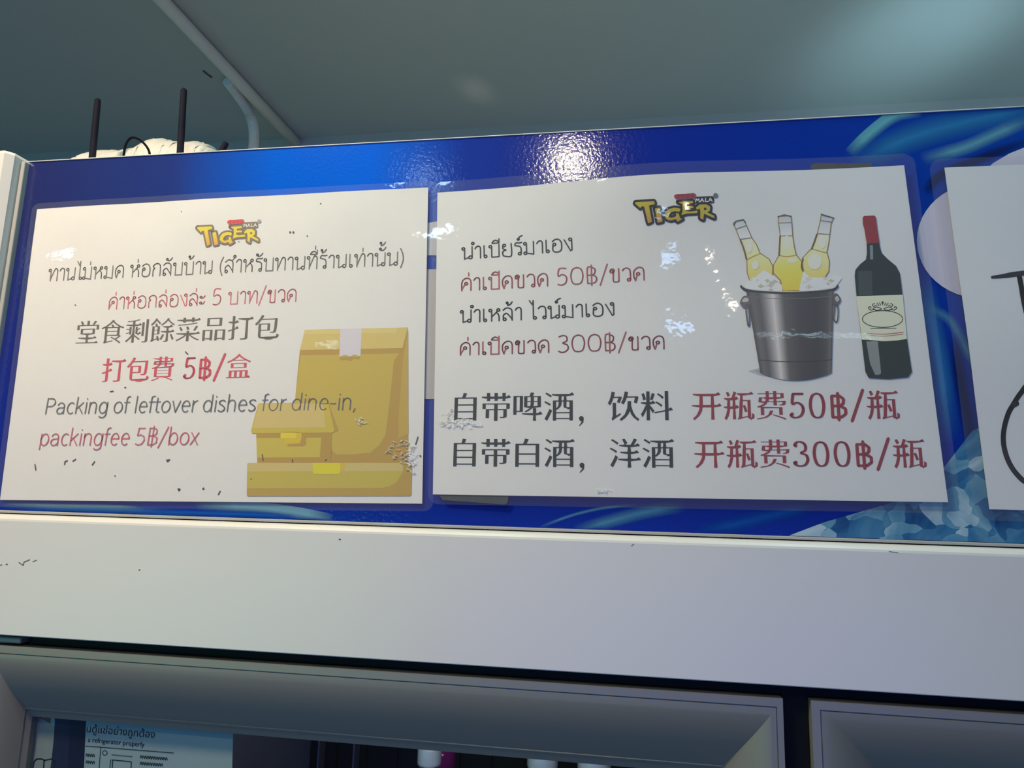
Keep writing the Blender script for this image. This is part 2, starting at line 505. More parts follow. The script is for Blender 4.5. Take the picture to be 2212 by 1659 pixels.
def thai_art(text, wd, col):
    a = Art()
    x = 0
    high = False
    for ch in text:
        adv, strokes = THAI[ch]
        dy = 0.34 if (ch in '่้' and high) else 0
        for st in strokes:
            if st[0] == 'o':
                a.circle((x + st[1], st[2] + dy), st[3], wd, col)
            else:
                pts = [(x + p[0], p[1] + dy) for p in st]
                if len(pts) > 2 and ch not in SHARP:
                    pts = [(p.x, p.y) for p in smooth_pts([(q[0], q[1], 0) for q in pts], 6)]
                a.stroke(pts, wd, col)
        x += adv
        high = ch in 'ัีิ'
    return a


_tc = bpy.data.curves.new('type_setter', 'FONT')
_to = bpy.data.objects.new('type_setter', _tc)
COL.objects.link(_to)


def font_mesh(text, res=3):
    _tc.body = text
    _tc.resolution_u = res
    dg = bpy.context.evaluated_depsgraph_get()
    dg.update()
    ev = _to.evaluated_get(dg)
    me = ev.to_mesh()
    vs = [(v.co.x, v.co.y) for v in me.vertices]
    fs = [tuple(p.vertices) for p in me.polygons]
    ev.to_mesh_clear()
    return vs, fs


def reweigh(vs, fs, dh, dv, serif=0.0):
    """Shift the outline: dh moves upper/lower edges outward, dv the left/right ones (em units)."""
    cnt = {}
    for f in fs:
        pts = [vs[i] for i in f]
        ar = sum(pts[i][0] * pts[(i + 1) % len(pts)][1] - pts[(i + 1) % len(pts)][0] * pts[i][1] for i in range(len(pts)))
        ff = f if ar > 0 else tuple(reversed(f))
        for i in range(len(ff)):
            cnt[(ff[i], ff[(i + 1) % len(ff)])] = 1
    nxt, prv = {}, {}
    for (a, b) in cnt:
        if (b, a) not in cnt:
            nxt.setdefault(a, b); prv.setdefault(b, a)
    def info(a, b):
        dx, dy = vs[b][0] - vs[a][0], vs[b][1] - vs[a][1]
        l = math.hypot(dx, dy) or 1e-9
        n = (dy / l, -dx / l)
        return n, dh * n[1] ** 2 + dv * n[0] ** 2, l
    out = list(vs)
    extra_v, extra_f = [], []
    for a in nxt:
        if a not in prv: continue
        n1, o1, l1 = info(prv[a], a)
        n2, o2, l2 = info(a, nxt[a])
        det = n1[0] * n2[1] - n1[1] * n2[0]
        if abs(det) < 0.25:
            o = (o1 + o2) / 2
            nx, ny = n1[0] + n2[0], n1[1] + n2[1]
            l = math.hypot(nx, ny) or 1
            d = (nx / l * o, ny / l * o)
        else:
            d = ((o1 * n2[1] - o2 * n1[1]) / det, (n1[0] * o2 - n2[0] * o1) / det)
        m = math.hypot(*d)
        if m > 0.04: d = (d[0] * 0.04 / m, d[1] * 0.04 / m)
        out[a] = (vs[a][0] + d[0], vs[a][1] + d[1])
        if serif and n2[0] > 0.97 and 0.045 < l2 < 0.11:
            b = nxt[a]
            if b in nxt:
                n0, _, la = info(prv[a], a)
                n3, _, lb = info(b, nxt[b])
                if n0[1] < -0.9 and n3[1] > 0.9 and la > 0.09 and lb > 0.09:
                    yb = vs[a][1] - dh; yt = vs[b][1] + dh; x = vs[a][0]
                    k = len(vs) + len(extra_v)
                    extra_v += [(x + 0.02, yb), (x - 0.035, yt + serif), (x - 0.12, yt)]
                    extra_f.append((k, k + 1, k + 2))
    return out + extra_v, list(fs) + extra_f


SERIF_DIGITS = {
    '5': (0.58, [[(.46, .73), (.17, .73)], [(.17, .73), (.14, .42), (.28, .46), (.42, .38), (.46, .22), (.38, .05), (.22, -.01), (.1, .03), (.08, .1)]]),
    '0': (0.62, [[(.3, .74), (.16, .66), (.1, .37), (.16, .07), (.3, -.01), (.44, .07), (.5, .37), (.44, .66), (.3, .74)]]),
    '3': (0.58, [[(.1, .62), (.16, .72), (.28, .75), (.42, .66), (.42, .48), (.28, .4), (.44, .33), (.48, .18), (.4, .03), (.24, -.01), (.1, .04), (.08, .12)]]),
    '฿': (0.66, [[(.13, 0), (.13, .66), (.36, .66), (.48, .56), (.46, .42), (.36, .35), (.13, .35)], [(.36, .35), (.52, .26), (.52, .1), (.38, 0), (.13, 0)], [(.31, -.09), (.31, .75)]]),
    '/': (0.46, [[(.03, -.12), (.4, .84)]]),
}


def cjk_art(text, col, wt=0.0):
    a = Art()
    x = 0
    for ch in text:
        if ch == ' ':
            x += 0.3
        elif ch in SERIF_DIGITS:
            adv, sts = SERIF_DIGITS[ch]
            for st in sts:
                pts = [(x + p[0], p[1]) for p in st]
                if len(pts) > 3 and ch != '฿':
                    pts = [(p.x, p.y) for p in smooth_pts([(q[0], q[1], 0) for q in pts], 6)]
                a.stroke(pts, 0.088 + wt, col, nib=0.42 if ch in '503' else 0.8)
            if ch == '5':
                a.stroke([(x + .46, .73), (x + .17, .73)], 0.07, col)
            if ch in '53':
                a.disc((x + .12, .1), .055, col)
            if ch == '3':
                a.disc((x + .14, .63), .055, col)
            x += adv
        else:
            vs, fs = font_mesh(ch)
            if ch != ',':
                vs, fs = reweigh(vs, fs, -0.0205 + wt * 0.2, 0.010 + wt * 0.5, 0.05)
            if ch == ',':
                a.disc((x + .2, .0), .075, col)
                a.poly([(x + .14, -.06), (x + .27, -.02), (x + .26, -.12), (x + .14, -.24), (x + .13, -.22), (x + .21, -.1)], col)
            else:
                mnx = 0
                a.add([(x + v[0], v[1]) for v in vs], fs, col)
            x += 1.0
    return a


XH = 0.70
def arc(cx, cy, rx, ry, a0, a1, n=10):
    return [(cx + rx * math.cos(math.radians(a0 + (a1 - a0) * k / n)), cy + ry * math.sin(math.radians(a0 + (a1 - a0) * k / n))) for k in range(n + 1)]
BOWL = arc(.26, .35, .19, .355, 0, 360, 20)
HUMP = [(.08, .45)] + arc(.25, .48, .165, .225, 160, 0, 8) + [(.415, 0)]
LATIN = {
    'P': (.58, [[(.09, 0), (.09, 1), (.28, 1)] + arc(.28, .74, .22, .26, 90, -90) + [(.09, .48)]]),
    'a': (.52, [arc(.25, .48, .17, .225, 160, 0, 8) + [(.42, 0)], [(.42, .40), (.22, .38)] + arc(.22, .19, .145, .195, 90, 270) + [(.34, .03), (.42, .14)]]),
    'c': (.46, [arc(.27, .35, .19, .355, 55, 305, 14)]),
    'k': (.47, [[(.08, 0), (.08, 1.06)], [(.40, .70), (.09, .30)], [(.2, .43), (.42, 0)]]),
    'i': (.20, [[(.1, 0), (.1, .70)], [(.1, .92), (.1, .95)]]),
    'n': (.52, [[(.08, 0), (.08, .70)], HUMP]),
    'h': (.52, [[(.08, 0), (.08, 1.06)], HUMP]),
    'g': (.53, [BOWL, [(.45, .70), (.45, -.05)] + arc(.26, -.05, .19, .24, 0, -140, 8)]),
    'o': (.54, [arc(.27, .35, .2, .355, 0, 360, 20)]),
    'f': (.30, [[(.28, 1.03)] + arc(.24, .88, .12, .16, 80, 180, 6) + [(.12, 0)], [(.02, .66), (.27, .68)]]),
    'l': (.20, [[(.1, 0), (.1, 1.06)]]),
    'e': (.51, [[(.08, .38), (.43, .38)] + arc(.26, .35, .18, .355, 8, 310, 16)]),
    't': (.31, [[(.12, .92), (.12, .14), (.17, .01), (.27, .02)], [(.02, .66), (.27, .68)]]),
    'v': (.45, [[(.04, .70), (.22, 0), (.41, .70)]]),
    'r': (.32, [[(.08, 0), (.08, .70)], [(.08, .45), (.16, .64), (.29, .70)]]),
    'd': (.54, [BOWL, [(.45, 1.06), (.45, 0)]]),
    'b': (.54, [arc(.28, .35, .19, .355, 0, 360, 20), [(.09, 1.06), (.09, 0)]]),
    'p': (.54, [arc(.28, .35, .19, .355, 0, 360, 20), [(.09, .70), (.09, -.24)]]),
    's': (.42, [[(.34, .63), (.24, .70), (.10, .64), (.08, .50), (.22, .38), (.34, .24), (.32, .07), (.18, -.01), (.06, .07)]]),
    'x': (.42, [[(.04, .70), (.38, 0)], [(.38, .70), (.04, 0)]]),
    '-': (.34, [[(.04, .38), (.28, .38)]]),
    ',': (.24, [[(.12, .05), (.07, -.14)]]),
    ' ': (.22, []),
    '5': (.56, [[(.42, 1), (.13, 1), (.10, .56), (.26, .60), (.42, .50), (.46, .28), (.36, .05), (.2, -.01), (.06, .06)]]),
    '฿': (.60, [[(.1, 0), (.1, 1), (.32, 1), (.45, .9), (.45, .66), (.32, .54), (.1, .54)], [(.32, .54), (.5, .42), (.5, .14), (.34, 0), (.1, 0)], [(.28, -.12), (.28, 1.12)]]),
    '/': (.42, [[(.02, -.18), (.38, 1.06)]]),
}


def latin_art(text, col, wd=0.056):
    a = Art()
    x = 0
    for ch in text:
        adv, sts = LATIN[ch]
        for st in sts:
            pts = [(x + p[0], p[1]) for p in st]
            if ch == 's': pts = [(p.x, p.y) for p in smooth_pts([(q[0], q[1], 0) for q in pts], 6)]
            a.stroke(pts, wd, col)
        x += adv
    return a


# ------------------------------------------------------------------ sheets that printing can lie on
class Sheet:
    def __init__(s, tl, tr, br, bl, base, bulge=None, white=(200, 200, 195)):
        s.base = base
        s.split = 0.006
        s.bulge = bulge or (lambda x, z: 0.0)
        s.c = [s.on(*p) for p in (tl, tr, br, bl)]
        s.white = white
    def on(s, px, py):
        y = -s.base
        for _ in range(6):
            p = at_y(px, py, y)
            y = -s.base - s.bulge(p.x, p.z - Z0)
        p = at_y(px, py, y)
        return (p.x, p.z - Z0)
    def uv(s, u, v):                       # v from the top edge down
        (a, b, c, d) = s.c
        return tuple((a[i] * (1 - u) + b[i] * u) * (1 - v) + (d[i] * (1 - u) + c[i] * u) * v for i in (0, 1))
    def pt(s, x, z, lift=0.0):
        return Vector((x, -s.base - s.bulge(x, z) - lift, z + Z0))
    def col(s, r, g, b):
        """printed colour = colour seen in the photograph against the paper beside it"""
        return tuple(min(0.9, 0.85 * lin(q) / lin(w_)) for q, w_ in zip((r, g, b), s.white))
    def grid(s, name, m, parent, u0, u1, v0, v1, nu, nv, lift, corner=0.0, wav=None):
        # rounded rectangle as a fan-free grid: rows between curved side limits
        vs, fs = [], []
        W = (Vector(s.uv(1, 0.5)) - Vector(s.uv(0, 0.5))).length
        H = (Vector(s.uv(0.5, 1)) - Vector(s.uv(0.5, 0))).length
        ru, rv = corner / W, corner / H
        rows = [v0 + (v1 - v0) * j / nv for j in range(nv + 1)]
        if corner:
            rows = sorted(set(rows + [v0 + rv * (1 - math.cos(k * math.pi / 12)) for k in range(7)] + [v1 - rv * (1 - math.cos(k * math.pi / 12)) for k in range(7)]))
        for v in rows:
            ins = 0.0
            if corner:
                for dv in (v - v0, v1 - v):
                    if dv < rv:
                        q = 1 - dv / rv
                        ins = ru * (1 - math.sqrt(max(0, 1 - q * q)))
            for i in range(nu + 1):
                u = (u0 + ins) + (u1 - u0 - 2 * ins) * i / nu
                x, z = s.uv(u, v)
                vs.append(s.pt(x, z, lift + (wav(u, v) if wav else 0)))
        n = nu + 1
        for j in range(len(rows) - 1):
            for i in range(nu):
                fs.append((j * n + i, (j + 1) * n + i, (j + 1) * n + i + 1, j * n + i + 1))
        return obj(name, vs, fs, m, parent, True)
    def put(s, art, name, parent, fn, lift=0.00015, m=None):
        vs = []
        for (x, y), l in zip(art.v, art.l):
            X, Z = fn(x, y)
            vs.append(s.pt(X, Z, lift + l * 0.00002))
        # split long triangles so that the print follows the bow of the sheet
        tris = [(f[0], f[k], f[k + 1]) for f in art.f for k in range(1, len(f) - 1)]
        cols = list(art.c); lays = list(art.l); xz = [(v.x, v.z) for v in vs]
        done, mids = [], {}
        while tris:
            t = tris.pop()
            e = max(range(3), key=lambda k: (vs[t[k]] - vs[t[(k + 1) % 3]]).length_squared)
            a_, b_, o_ = t[e], t[(e + 1) % 3], t[(e + 2) % 3]
            if (vs[a_] - vs[b_]).length < s.split:
                done.append(t); continue
            key = (min(a_, b_), max(a_, b_))
            if key not in mids:
                X, Z = (xz[a_][0] + xz[b_][0]) / 2, (xz[a_][1] + xz[b_][1]) / 2
                xz.append((X, Z)); lays.append(lays[a_])
                vs.append(s.pt(X, Z - Z0, lift + lays[a_] * 0.00002))
                cols.append(tuple((cols[a_][k] + cols[b_][k]) / 2 for k in range(4)))
                mids[key] = len(vs) - 1
            m_ = mids[key]
            tris += [(a_, m_, o_), (m_, b_, o_)]
        # keep faces turned to the viewer
        fs = []
        for f in done:
            a, b, c = vs[f[0]], vs[f[1]], vs[f[2]]
            fs.append(f if (b - a).cross(c - a).y < 0 else tuple(reversed(f)))
        return obj(name, vs, fs, m or M['ink'], parent, False, cols)
    def line(s, art, name, parent, A, B, hpx, h=1.0, shear=0.0, lift=0.00015):
        """art set on the baseline from pixel A to pixel B; h art units stand hpx pixels tall"""
        x0, x1, _, _ = art.bounds()
        a, b = Vector(s.on(*A)), Vector(s.on(*B))
        u = (b - a) / (x1 - x0)
        mid = ((A[0] + B[0]) / 2, (A[1] + B[1]) / 2)
        k = (Vector(s.on(mid[0], mid[1] - hpx)) - Vector(s.on(*mid))).length / h
        un = u.normalized()
        v = Vector((-un.y, un.x)) * k
        def fn(x, y):
            p = a + u * (x - x0) + v * y + un * (y * shear * k)
            return p.x, p.y
        return s.put(art, name, parent, fn, lift)
    def draw(s, art, name, parent, lift=0.00015, m=None):
        return s.put(art, name, parent, lambda x, y: s.on(x, y), lift, m)


def zoom(ox, oy, k):
    return lambda pts: [(ox + p[0] / k, oy + p[1] / k) for p in pts]


# ------------------------------------------------------------------ the room
def slab(name, x0, x1, y0, y1, z0, z1, m):
    b = MB(); b.box(x0, x1, y0, y1, z0, z1)
    return tag(b.build(name, m), kind='structure')


WALL_Y = 0.70
slab('floor', -3.2, 3.2, -4.2, WALL_Y, -0.1, 0, M['floor'])
slab('ceiling', -3.2, 3.2, -4.2, WALL_Y, Z0 + CEIL, Z0 + CEIL + 0.1, M['ceiling'])
slab('wall_back', -3.2, 3.2, WALL_Y, WALL_Y + 0.1, 0, Z0 + CEIL, M['wall'])
slab('wall_left', -3.3, -3.2, -4.2, WALL_Y, 0, Z0 + CEIL, M['wall'])
slab('wall_right', 3.2, 3.3, -4.2, WALL_Y, 0, Z0 + CEIL, M['wall'])
slab('wall_front', -3.2, 3.2, -4.3, -4.2, 0, Z0 + CEIL, M['wall'])

# ------------------------------------------------------------------ the refrigerator
XL, XR = -0.4650, 0.660
fridge = empty('refrigerator', (0, 0.3, 0), 'white two-door glass-front drinks refrigerator with a blue printed header', 'refrigerator')
zt = 0.2455
zb = -0.0158

# header panel (blue print)
b = MB(); b.box(XL + 0.018, XR - 0.018, 0.0, 0.006, Z0 + zb, Z0 + zt)
panel = b.build('header_panel', M['panel'], fridge)
# thin white top lip of the header
b = MB(); b.box(XL + 0.016, XR - 0.016, -0.0008, 0.012, Z0 + zt, Z0 + zt + 0.0007, 0.0002)
b.build('header_lip', M['white'], fridge)
# posts at the header's ends: white extrusion with a chamfered inner edge and rounded head
for sgn, x0 in ((1, XL), (-1, XR)):
    b = MB()
    prof = [(0.0, 0.02), (0.0, -0.012), (0.002, -0.014), (0.0095, -0.014), (0.0135, -0.009), (0.0135, 0.02)]
    head = [0.0, 0.0, 0.0, 0.0, -0.001, -0.001]
    vs = []
    for zz in (zb - 0.004, zt + 0.001, zt + 0.0035):
        ins = 0.0012 if zz > zt + 0.002 else 0.0
        for k, (px_, py_) in enumerate(prof):
            vs.append((x0 + sgn * (px_ + (ins if k < 3 else -ins)), py_ + (ins if 0 < k < 5 else 0), Z0 + zz))
    n = len(prof)
    fs = []
    for j in range(2):
        for k in range(n):
            f = (j * n + k, j * n + (k + 1) % n, (j + 1) * n + (k + 1) % n, (j + 1) * n + k)
            fs.append(f if sgn > 0 else tuple(reversed(f)))
    fs.append(tuple(2 * n + k for k in range(n)))
    fs.append(tuple(range(n - 1, -1, -1)))
    b.add(vs, fs)
    b.build('header_post', M['white'], fridge)
    b = MB()
    b.box(*sorted((x0 + sgn * 0.0145, x0 + sgn * 0.0178)), -0.004, 0.006, Z0 + zb, Z0 + zt - 0.001, 0.0008)
    b.build('header_rail', M['rail'], fridge)
# rail under the print
b = MB(); b.box(XL + 0.002, XR - 0.002, -0.0020, 0.010, Z0 + zb - 0.0018, Z0 + zb + 0.0, 0.0005)
b.build('header_rail', M['rail'], fridge)
# fascia beam: rolled upper edge, flat face
b = MB()
prof = [(0.030, -0.0182), (0.003, -0.0182), (-0.0020, -0.0183), (-0.0046, -0.0188), (-0.0066, -0.0199), (-0.0077, -0.0213), (-0.0080, -0.0226), (-0.0080, -0.0962), (-0.0078, -0.0966), (-0.0074, -0.0968), (0.030, -0.0968)]
vs = [(x, y, Z0 + z) for x in (XL, XR) for (y, z) in prof]
n = len(prof)
fs = [(k, (k + 1) % n, n + (k + 1) % n, n + k) for k in range(n)] + [tuple(range(n - 1, -1, -1)), tuple(range(n, 2 * n))]
b.add(vs, fs)
fascia = b.build('fascia', M['white'], fridge)
bm = bmesh.new(); bm.from_mesh(fascia.data); bmesh.ops.recalc_face_normals(bm, faces=bm.faces); bm.to_mesh(fascia.data); bm.free()
# small scuffs on the fascia
fs_sheet = Sheet((0, 1160), (400, 1160), (400, 1300), (0, 1300), 0.0081)
for pts, wd_ in (([(41, 1215), (50, 1221), (52, 1214), (64, 1209)], 2.0), ([(71, 1213), (79, 1210)], 1.6), ([(13, 1219), (16, 1219)], 2), ([(0, 1221), (4, 1220)], 1.6), ([(733, 1165), (735, 1165)], 3),
                 ([(1364, 1179), (1369, 1175)], 1.2), ([(1920, 1191), (1940, 1194)], 1.2), ([(300, 1231), (302, 1231)], 2)):
    a = Art()
    a.stroke(pts, wd_, (0.18, 0.17, 0.18))
    fs_sheet.draw(a, 'scuff', fascia, 0.00005)

# cabinet shell
b = MB(); b.box(XL, XL + 0.03, 0.012, 0.60, 0.06, Z0 + 0.2)
b.build('side_panel', M['white'], fridge)
b = MB(); b.box(XR - 0.03, XR, 0.012, 0.60, 0.06, Z0 + 0.2)
b.build('side_panel', M['white'], fridge)
b = MB(); b.box(XL, XR, 0.012, 0.60, Z0 + 0.2, Z0 + 0.242)
b.build('top_panel', M['white'], fridge)
b = MB(); b.box(XL + 0.03, XR - 0.03, 0.57, 0.60, 0.06, Z0 + 0.2)
for k in range(24):
    xx = XL + 0.06 + k * 0.044
    b.box(xx, xx + 0.012, 0.562, 0.57, 0.10, Z0 - 0.12)
b.build('back_panel', M['inner'], fridge)
b = MB(); b.box(XL + 0.03, XR - 0.03, 0.012, 0.57, Z0 - 0.118, Z0 - 0.10)
b.build('inner_roof', M['inner'], fridge)
b = MB(); b.box(XL, XR, 0.012, 0.60, 0.0, 0.06)
b.build('plinth', M['black'], fridge)
b = MB()
b.box(0.0893, 0.1030, 0.001, 0.060, 0.06, Z0 - 0.0975)
b.box(-0.393, XR - 0.002, 0.002, 0.034, Z0 - 0.1036, Z0 - 0.0970)
b.build('gasket_gap_shade', M['black'], fridge)  # gasket set forward and near-black to stand in for the gap's shade
for zz in (-0.47, -0.85, -1.25, -1.65):
    for xa, xb in ((XL + 0.035, 0.045), (0.150, XR - 0.035)):
        b = MB(); b.box(xa, xb, 0.07, 0.54, Z0 + zz - 0.008, Z0 + zz)
        b.build('shelf', M['inner'], fridge)
for px_ in (526, 690, 766):
    sx = at_y(px_, 1640, 0.545).x
    b = MB(); b.box(sx - 0.0012, sx + 0.0012, 0.540, 0.560, 0.10, Z0 - 0.125)
    b.build('shelf_standard', M['rail'], fridge)
b = MB(); b.box(-0.435, -0.3945, -0.004, 0.02, Z0 - 0.1025, Z0 - 0.0985, 0.001)
b.build('hinge', M['alu'], fridge)


def door(x0, x1, z0, z1, kl=1.0, kr=1.0):
    """mitred frame with a narrow front land, a groove, a cove and an inner lip"""
    prof = [(0.0, 0.024), (0.0, -0.0048), (0.0044, -0.0050), (0.0046, -0.0040), (0.0050, -0.0040), (0.0053, -0.0048)]
    for k in range(1, 25):                      # concave cove sinking to the inner lip
        t = k / 24
        prof.append((0.0053 + 0.0372 * t, -0.0048 + 0.0164 * (t ** 1.7)))
    prof += [(0.0430, 0.0113), (0.0436, 0.0117), (0.0440, 0.0130), (0.0492, 0.0160), (0.0492, 0.024)]
    vs, fs = [], []
    n = len(prof)
    for (d, y) in prof:
        vs += [(x0 + d * kl, y, z0 + d), (x1 - d * kr, y, z0 + d), (x1 - d * kr, y, z1 - d), (x0 + d * kl, y, z1 - d)]
    for i in range(n - 1):
        for k in range(4):
            q = (k + 1) % 4
            fs.append((i * 4 + k, i * 4 + q, (i + 1) * 4 + q, (i + 1) * 4 + k))
    i = n - 1
    for k in range(4):
        q = (k + 1) % 4
        fs.append((i * 4 + k, i * 4 + q, q, k))
    o = obj('door', vs, fs, M['alu'], fridge)
    bm = bmesh.new(); bm.from_mesh(o.data); bmesh.ops.recalc_face_normals(bm, faces=bm.faces); bm.to_mesh(o.data); bm.free()
    o.data.shade_smooth(); o.data.set_sharp_from_angle(angle=math.radians(12))
    g = MB(); g.box(x0 + 0.047 * kl, x1 - 0.047 * kr, 0.0165, 0.0195, z0 + 0.047, z1 - 0.047)
    g.build('door_glass', M['glass'], o)
    return o


ztop_door = (at_y(1400, 1489.5, -0.0048).z)
xgl = at_y(1691, 1512, -0.0048).x
xgr = at_y(1752, 1515, -0.0048).x
xl_edge = -0.4145
door(xl_edge, xgl, 0.09, ztop_door, 0.38, 0.73)
door(xgr, XR - 0.006, 0.09, ztop_door)

# ---- artwork printed on the header panel
PS = Sheet((80, 350), (2212, 237), (2212, 1180), (0, 1100), 0.0002)
PS.split = 1.0


def band(pts, wd, colr, alpha=1.0, edge=(0, 0)):
    """soft printed streak: pts (x, y) centre line in pixels, wd widths; edge alphas on both sides"""
    sp = smooth_pts([(p[0], p[1], p[2] if len(p) > 2 else wd) for p in pts], 8)
    a = Art()
    vs = []; cs = []
    for i, p in enumerate(sp):
        t = sp[min(i + 1, len(sp) - 1)] - sp[max(i - 1, 0)]
        nrm = Vector((-t.y, t.x)); nrm.normalize()
        for k, al in ((-1, edge[0]), (0, 1), (1, edge[1])):
            vs.append((p.x + nrm.x * k * p.z / 2, p.y + nrm.y * k * p.z / 2)); cs.append(al * alpha * min(1, i / 6, (len(sp) - 1 - i) / 6))
    fs = []
    for i in range(len(sp) - 1):
        for k in range(2):
            fs.append((i * 3 + k, i * 3 + k + 1, i * 3 + k + 4, i * 3 + k + 3))
    a.v = vs; a.f = fs; a.c = [(*colr, c) for c in cs]; a.l = [0] * len(vs)
    return a


TEAL = (0.16, 0.42, 0.55)
def clampz(x, y):
    X, Z = PS.on(x, y)
    return X, max(zb + 0.0003, min(zt - 0.0002, Z))


lift = 0.00002
streaks = [
    ([(1835, 335), (1880, 290), (1935, 250), (1990, 240)], 30, (0.13, 0.42, 0.52), .9, (0.8, 0)),
    ([(1840, 360), (1960, 300), (2120, 255), (2260, 230)], 70, (0.03, 0.22, 0.50), .8, (0, 0)),
    ([(1990, 345), (2080, 320), (2150, 290), (2230, 255)], 36, (0.12, 0.36, 0.50), .9, (0, 0)),
    ([(2000, 420), (2030, 380), (2110, 345), (2230, 300)], 30, (0.01, 0.02, 0.10), .9, (0, 0)),
    ([(1990, 600), (2010, 700), (2030, 800), (2050, 960)], 60, (0.03, 0.22, 0.55), .9, (0, 0)),
    ([(1990, 660), (2050, 690), (2090, 760), (2120, 800)], 26, (0.10, 0.33, 0.52), .6, (0, 0)),
    ([(2060, 720), (2075, 820), (2095, 930), (2100, 960)], 40, (0.004, 0.012, 0.08), .8, (0, 0)),
    ([(1165, 1140), (1230, 1115), (1300, 1098), (1380, 1090)], 9, (0.09, 0.28, 0.50), .8, (0, 0)),
    ([(1240, 1150), (1320, 1125), (1400, 1105), (1480, 1092)], 34, (0.07, 0.25, 0.45), .9, (0, 0)),
    ([(1500, 1152), (1600, 1130), (1700, 1105), (1760, 1090)], 40, (0.006, 0.08, 0.42), .9, (0, 0)),
    ([(0, 1092), (140, 1096), (260, 1100), (420, 1112)], 20, (0.06, 0.22, 0.50), .8, (0, 0)),
    ([(0, 1088), (120, 1092), (240, 1094), (300, 1096)], 9, (0.20, 0.34, 0.45), .7, (0, 0)),
    ([(420, 1092), (540, 1096), (640, 1108), (720, 1124)], 26, (0.16, 0.36, 0.52), 1.0, (0.9, 0)),
    ([(250, 1106), (420, 1108), (560, 1112), (640, 1118)], 16, (0.01, 0.10, 0.52), .9, (0, 0)),
]
for k, (pts, wd, c, al, ed) in enumerate(streaks):
    lift += 0.000012
    PS.put(band(pts, wd, c, al, ed), 'printed_streak', panel, clampz, lift, M['panel_ink'])
# large pale letters of the header, mostly behind the signs
a = Art()
disc = [(2120 + 140 * math.cos(t * math.pi / 24), 520 + 125 * math.sin(t * math.pi / 24)) for t in range(48)]
PALE = (0.62, 0.58, 0.68)
a.poly([(p[0], p[1]) for p in disc], PALE)
a.poly([(2100, 400), (2143, 354), (2180, 332), (2230, 312), (2300, 300), (2300, 700), (2160, 640)], PALE, 1)
PS.put(a, 'printed_letter', panel, clampz, 0.00035)
a = Art()
a.poly([(912, 484), (948, 478), (950, 552), (912, 552)], (0.55, 0.55, 0.62), 1)
PS.put(a, 'printed_letter', panel, clampz, 0.00035)
a = Art()
a.poly([(880, 582), (960, 582), (956, 862), (880, 862)], (0.50, 0.48, 0.50), 1)
PS.put(a, 'printed_letter', panel, clampz, 0.00035)
a = Art()
# printed ice at the lower right
a = Art()
a.poly([(1704, 1158), (1780, 1128), (1850, 1108), (1925, 1086), (1990, 1046), (2040, 1008), (2100, 930), (2300, 850), (2330, 1195)], (1, 1, 1))
PS.put(a, 'printed_ice', panel, clampz, 0.00032, M['ice'])

# ------------------------------------------------------------------ laminated sign: packing leftovers
def g(x, z, cx, cz, sx, sz, h):
    return h * math.exp(-((x - cx) / sx) ** 2 - ((z - cz) / sz) ** 2)


bulge1 = lambda x, z: 0.0006 + g(x, z, -0.28, 0.20, 0.14, 0.05, 0.0015) + 0.0004 * math.sin(x * 60) * math.exp(-((z - 0.2) / 0.02) ** 2)
s1 = Sheet((80, 452), (925, 405), (912, 1088), (0, 1080), 0.0012, bulge1, (226, 221, 205))
sign1 = empty('laminated_sign', s1.pt(*s1.uv(0.5, 1)), 'leftmost laminated paper sign with yellow paper bag drawing and packing fee text', 'sign', )
s1.grid('paper', M['paper'], sign1, 0, 1, 0, 1, 48, 34, 0)
s1.grid('laminate', M['film'], sign1, -0.013, 1.024, -0.020, 1.022, 60, 40, 0.0007, 0.006)

# yellow paper bag and boxes
q = zoom(540, 690, 4.047)
c1 = s1.col
OCH, YEL, LYE, SID = c1(186, 150, 74), c1(199, 173, 80), c1(212, 188, 108), c1(194, 163, 80)
a = Art()
def P(pts, c, l): a.poly(q(pts), c, l)
P([(480, 92), (1380, 70), (1386, 1256), (390, 1256), (395, 700), (437, 268)], OCH, 0)
P([(1340, 330), (1384, 100), (1386, 1000), (1298, 1040), (1300, 860)], SID, 1)
P([(447, 300), (1305, 295), (1258, 365), (1235, 600), (1200, 900), (1185, 1010), (1130, 1100), (1050, 1165), (900, 1180), (760, 1180), (722, 1150), (710, 1090), (720, 990), (385, 1000), (395, 700)], YEL, 1)
P([(447, 266), (1333, 254), (1312, 297), (447, 315)], OCH, 2)
P([(480, 94), (1380, 70), (1334, 252), (437, 268)], LYE, 3)
P([(480, 94), (1290, 74), (1280, 118), (470, 130)], c1(218, 196, 120), 4)
P([(785, 330), (965, 325), (955, 350), (910, 345), (880, 365), (830, 352), (790, 358)], OCH, 3)
P([(792, 84), (977, 79), (967, 325), (916, 308), (876, 326), (836, 310), (783, 328)], c1(214, 205, 199), 5)
P([(690, 735), (776, 970), (715, 1000), (705, 1256), (600, 1256), (640, 1000)], OCH, 4)
P([(55, 990), (718, 990), (706, 1256), (66, 1256)], c1(184, 148, 72), 6)
P([(58, 1038), (624, 1035), (612, 1205), (62, 1208)], c1(203, 181, 76), 7)
P([(330, 1092), (440, 1085), (452, 1036), (495, 1036), (492, 1098), (470, 1110), (330, 1110)], c1(184, 148, 72), 8)
P([(270, 985), (455, 985), (452, 1046), (436, 1080), (318, 1086), (300, 1046), (268, 1040)], c1(214, 184, 60), 9)
P([(272, 990), (408, 990), (404, 1040), (268, 1040)], c1(226, 200, 60), 10)
P([(72, 740), (90, 733), (672, 728), (690, 745), (740, 970), (728, 990), (20, 996), (10, 975)], c1(203, 180, 74), 9)
P([(80, 742), (640, 738), (662, 930), (650, 944), (28, 950)], c1(211, 186, 112), 10)
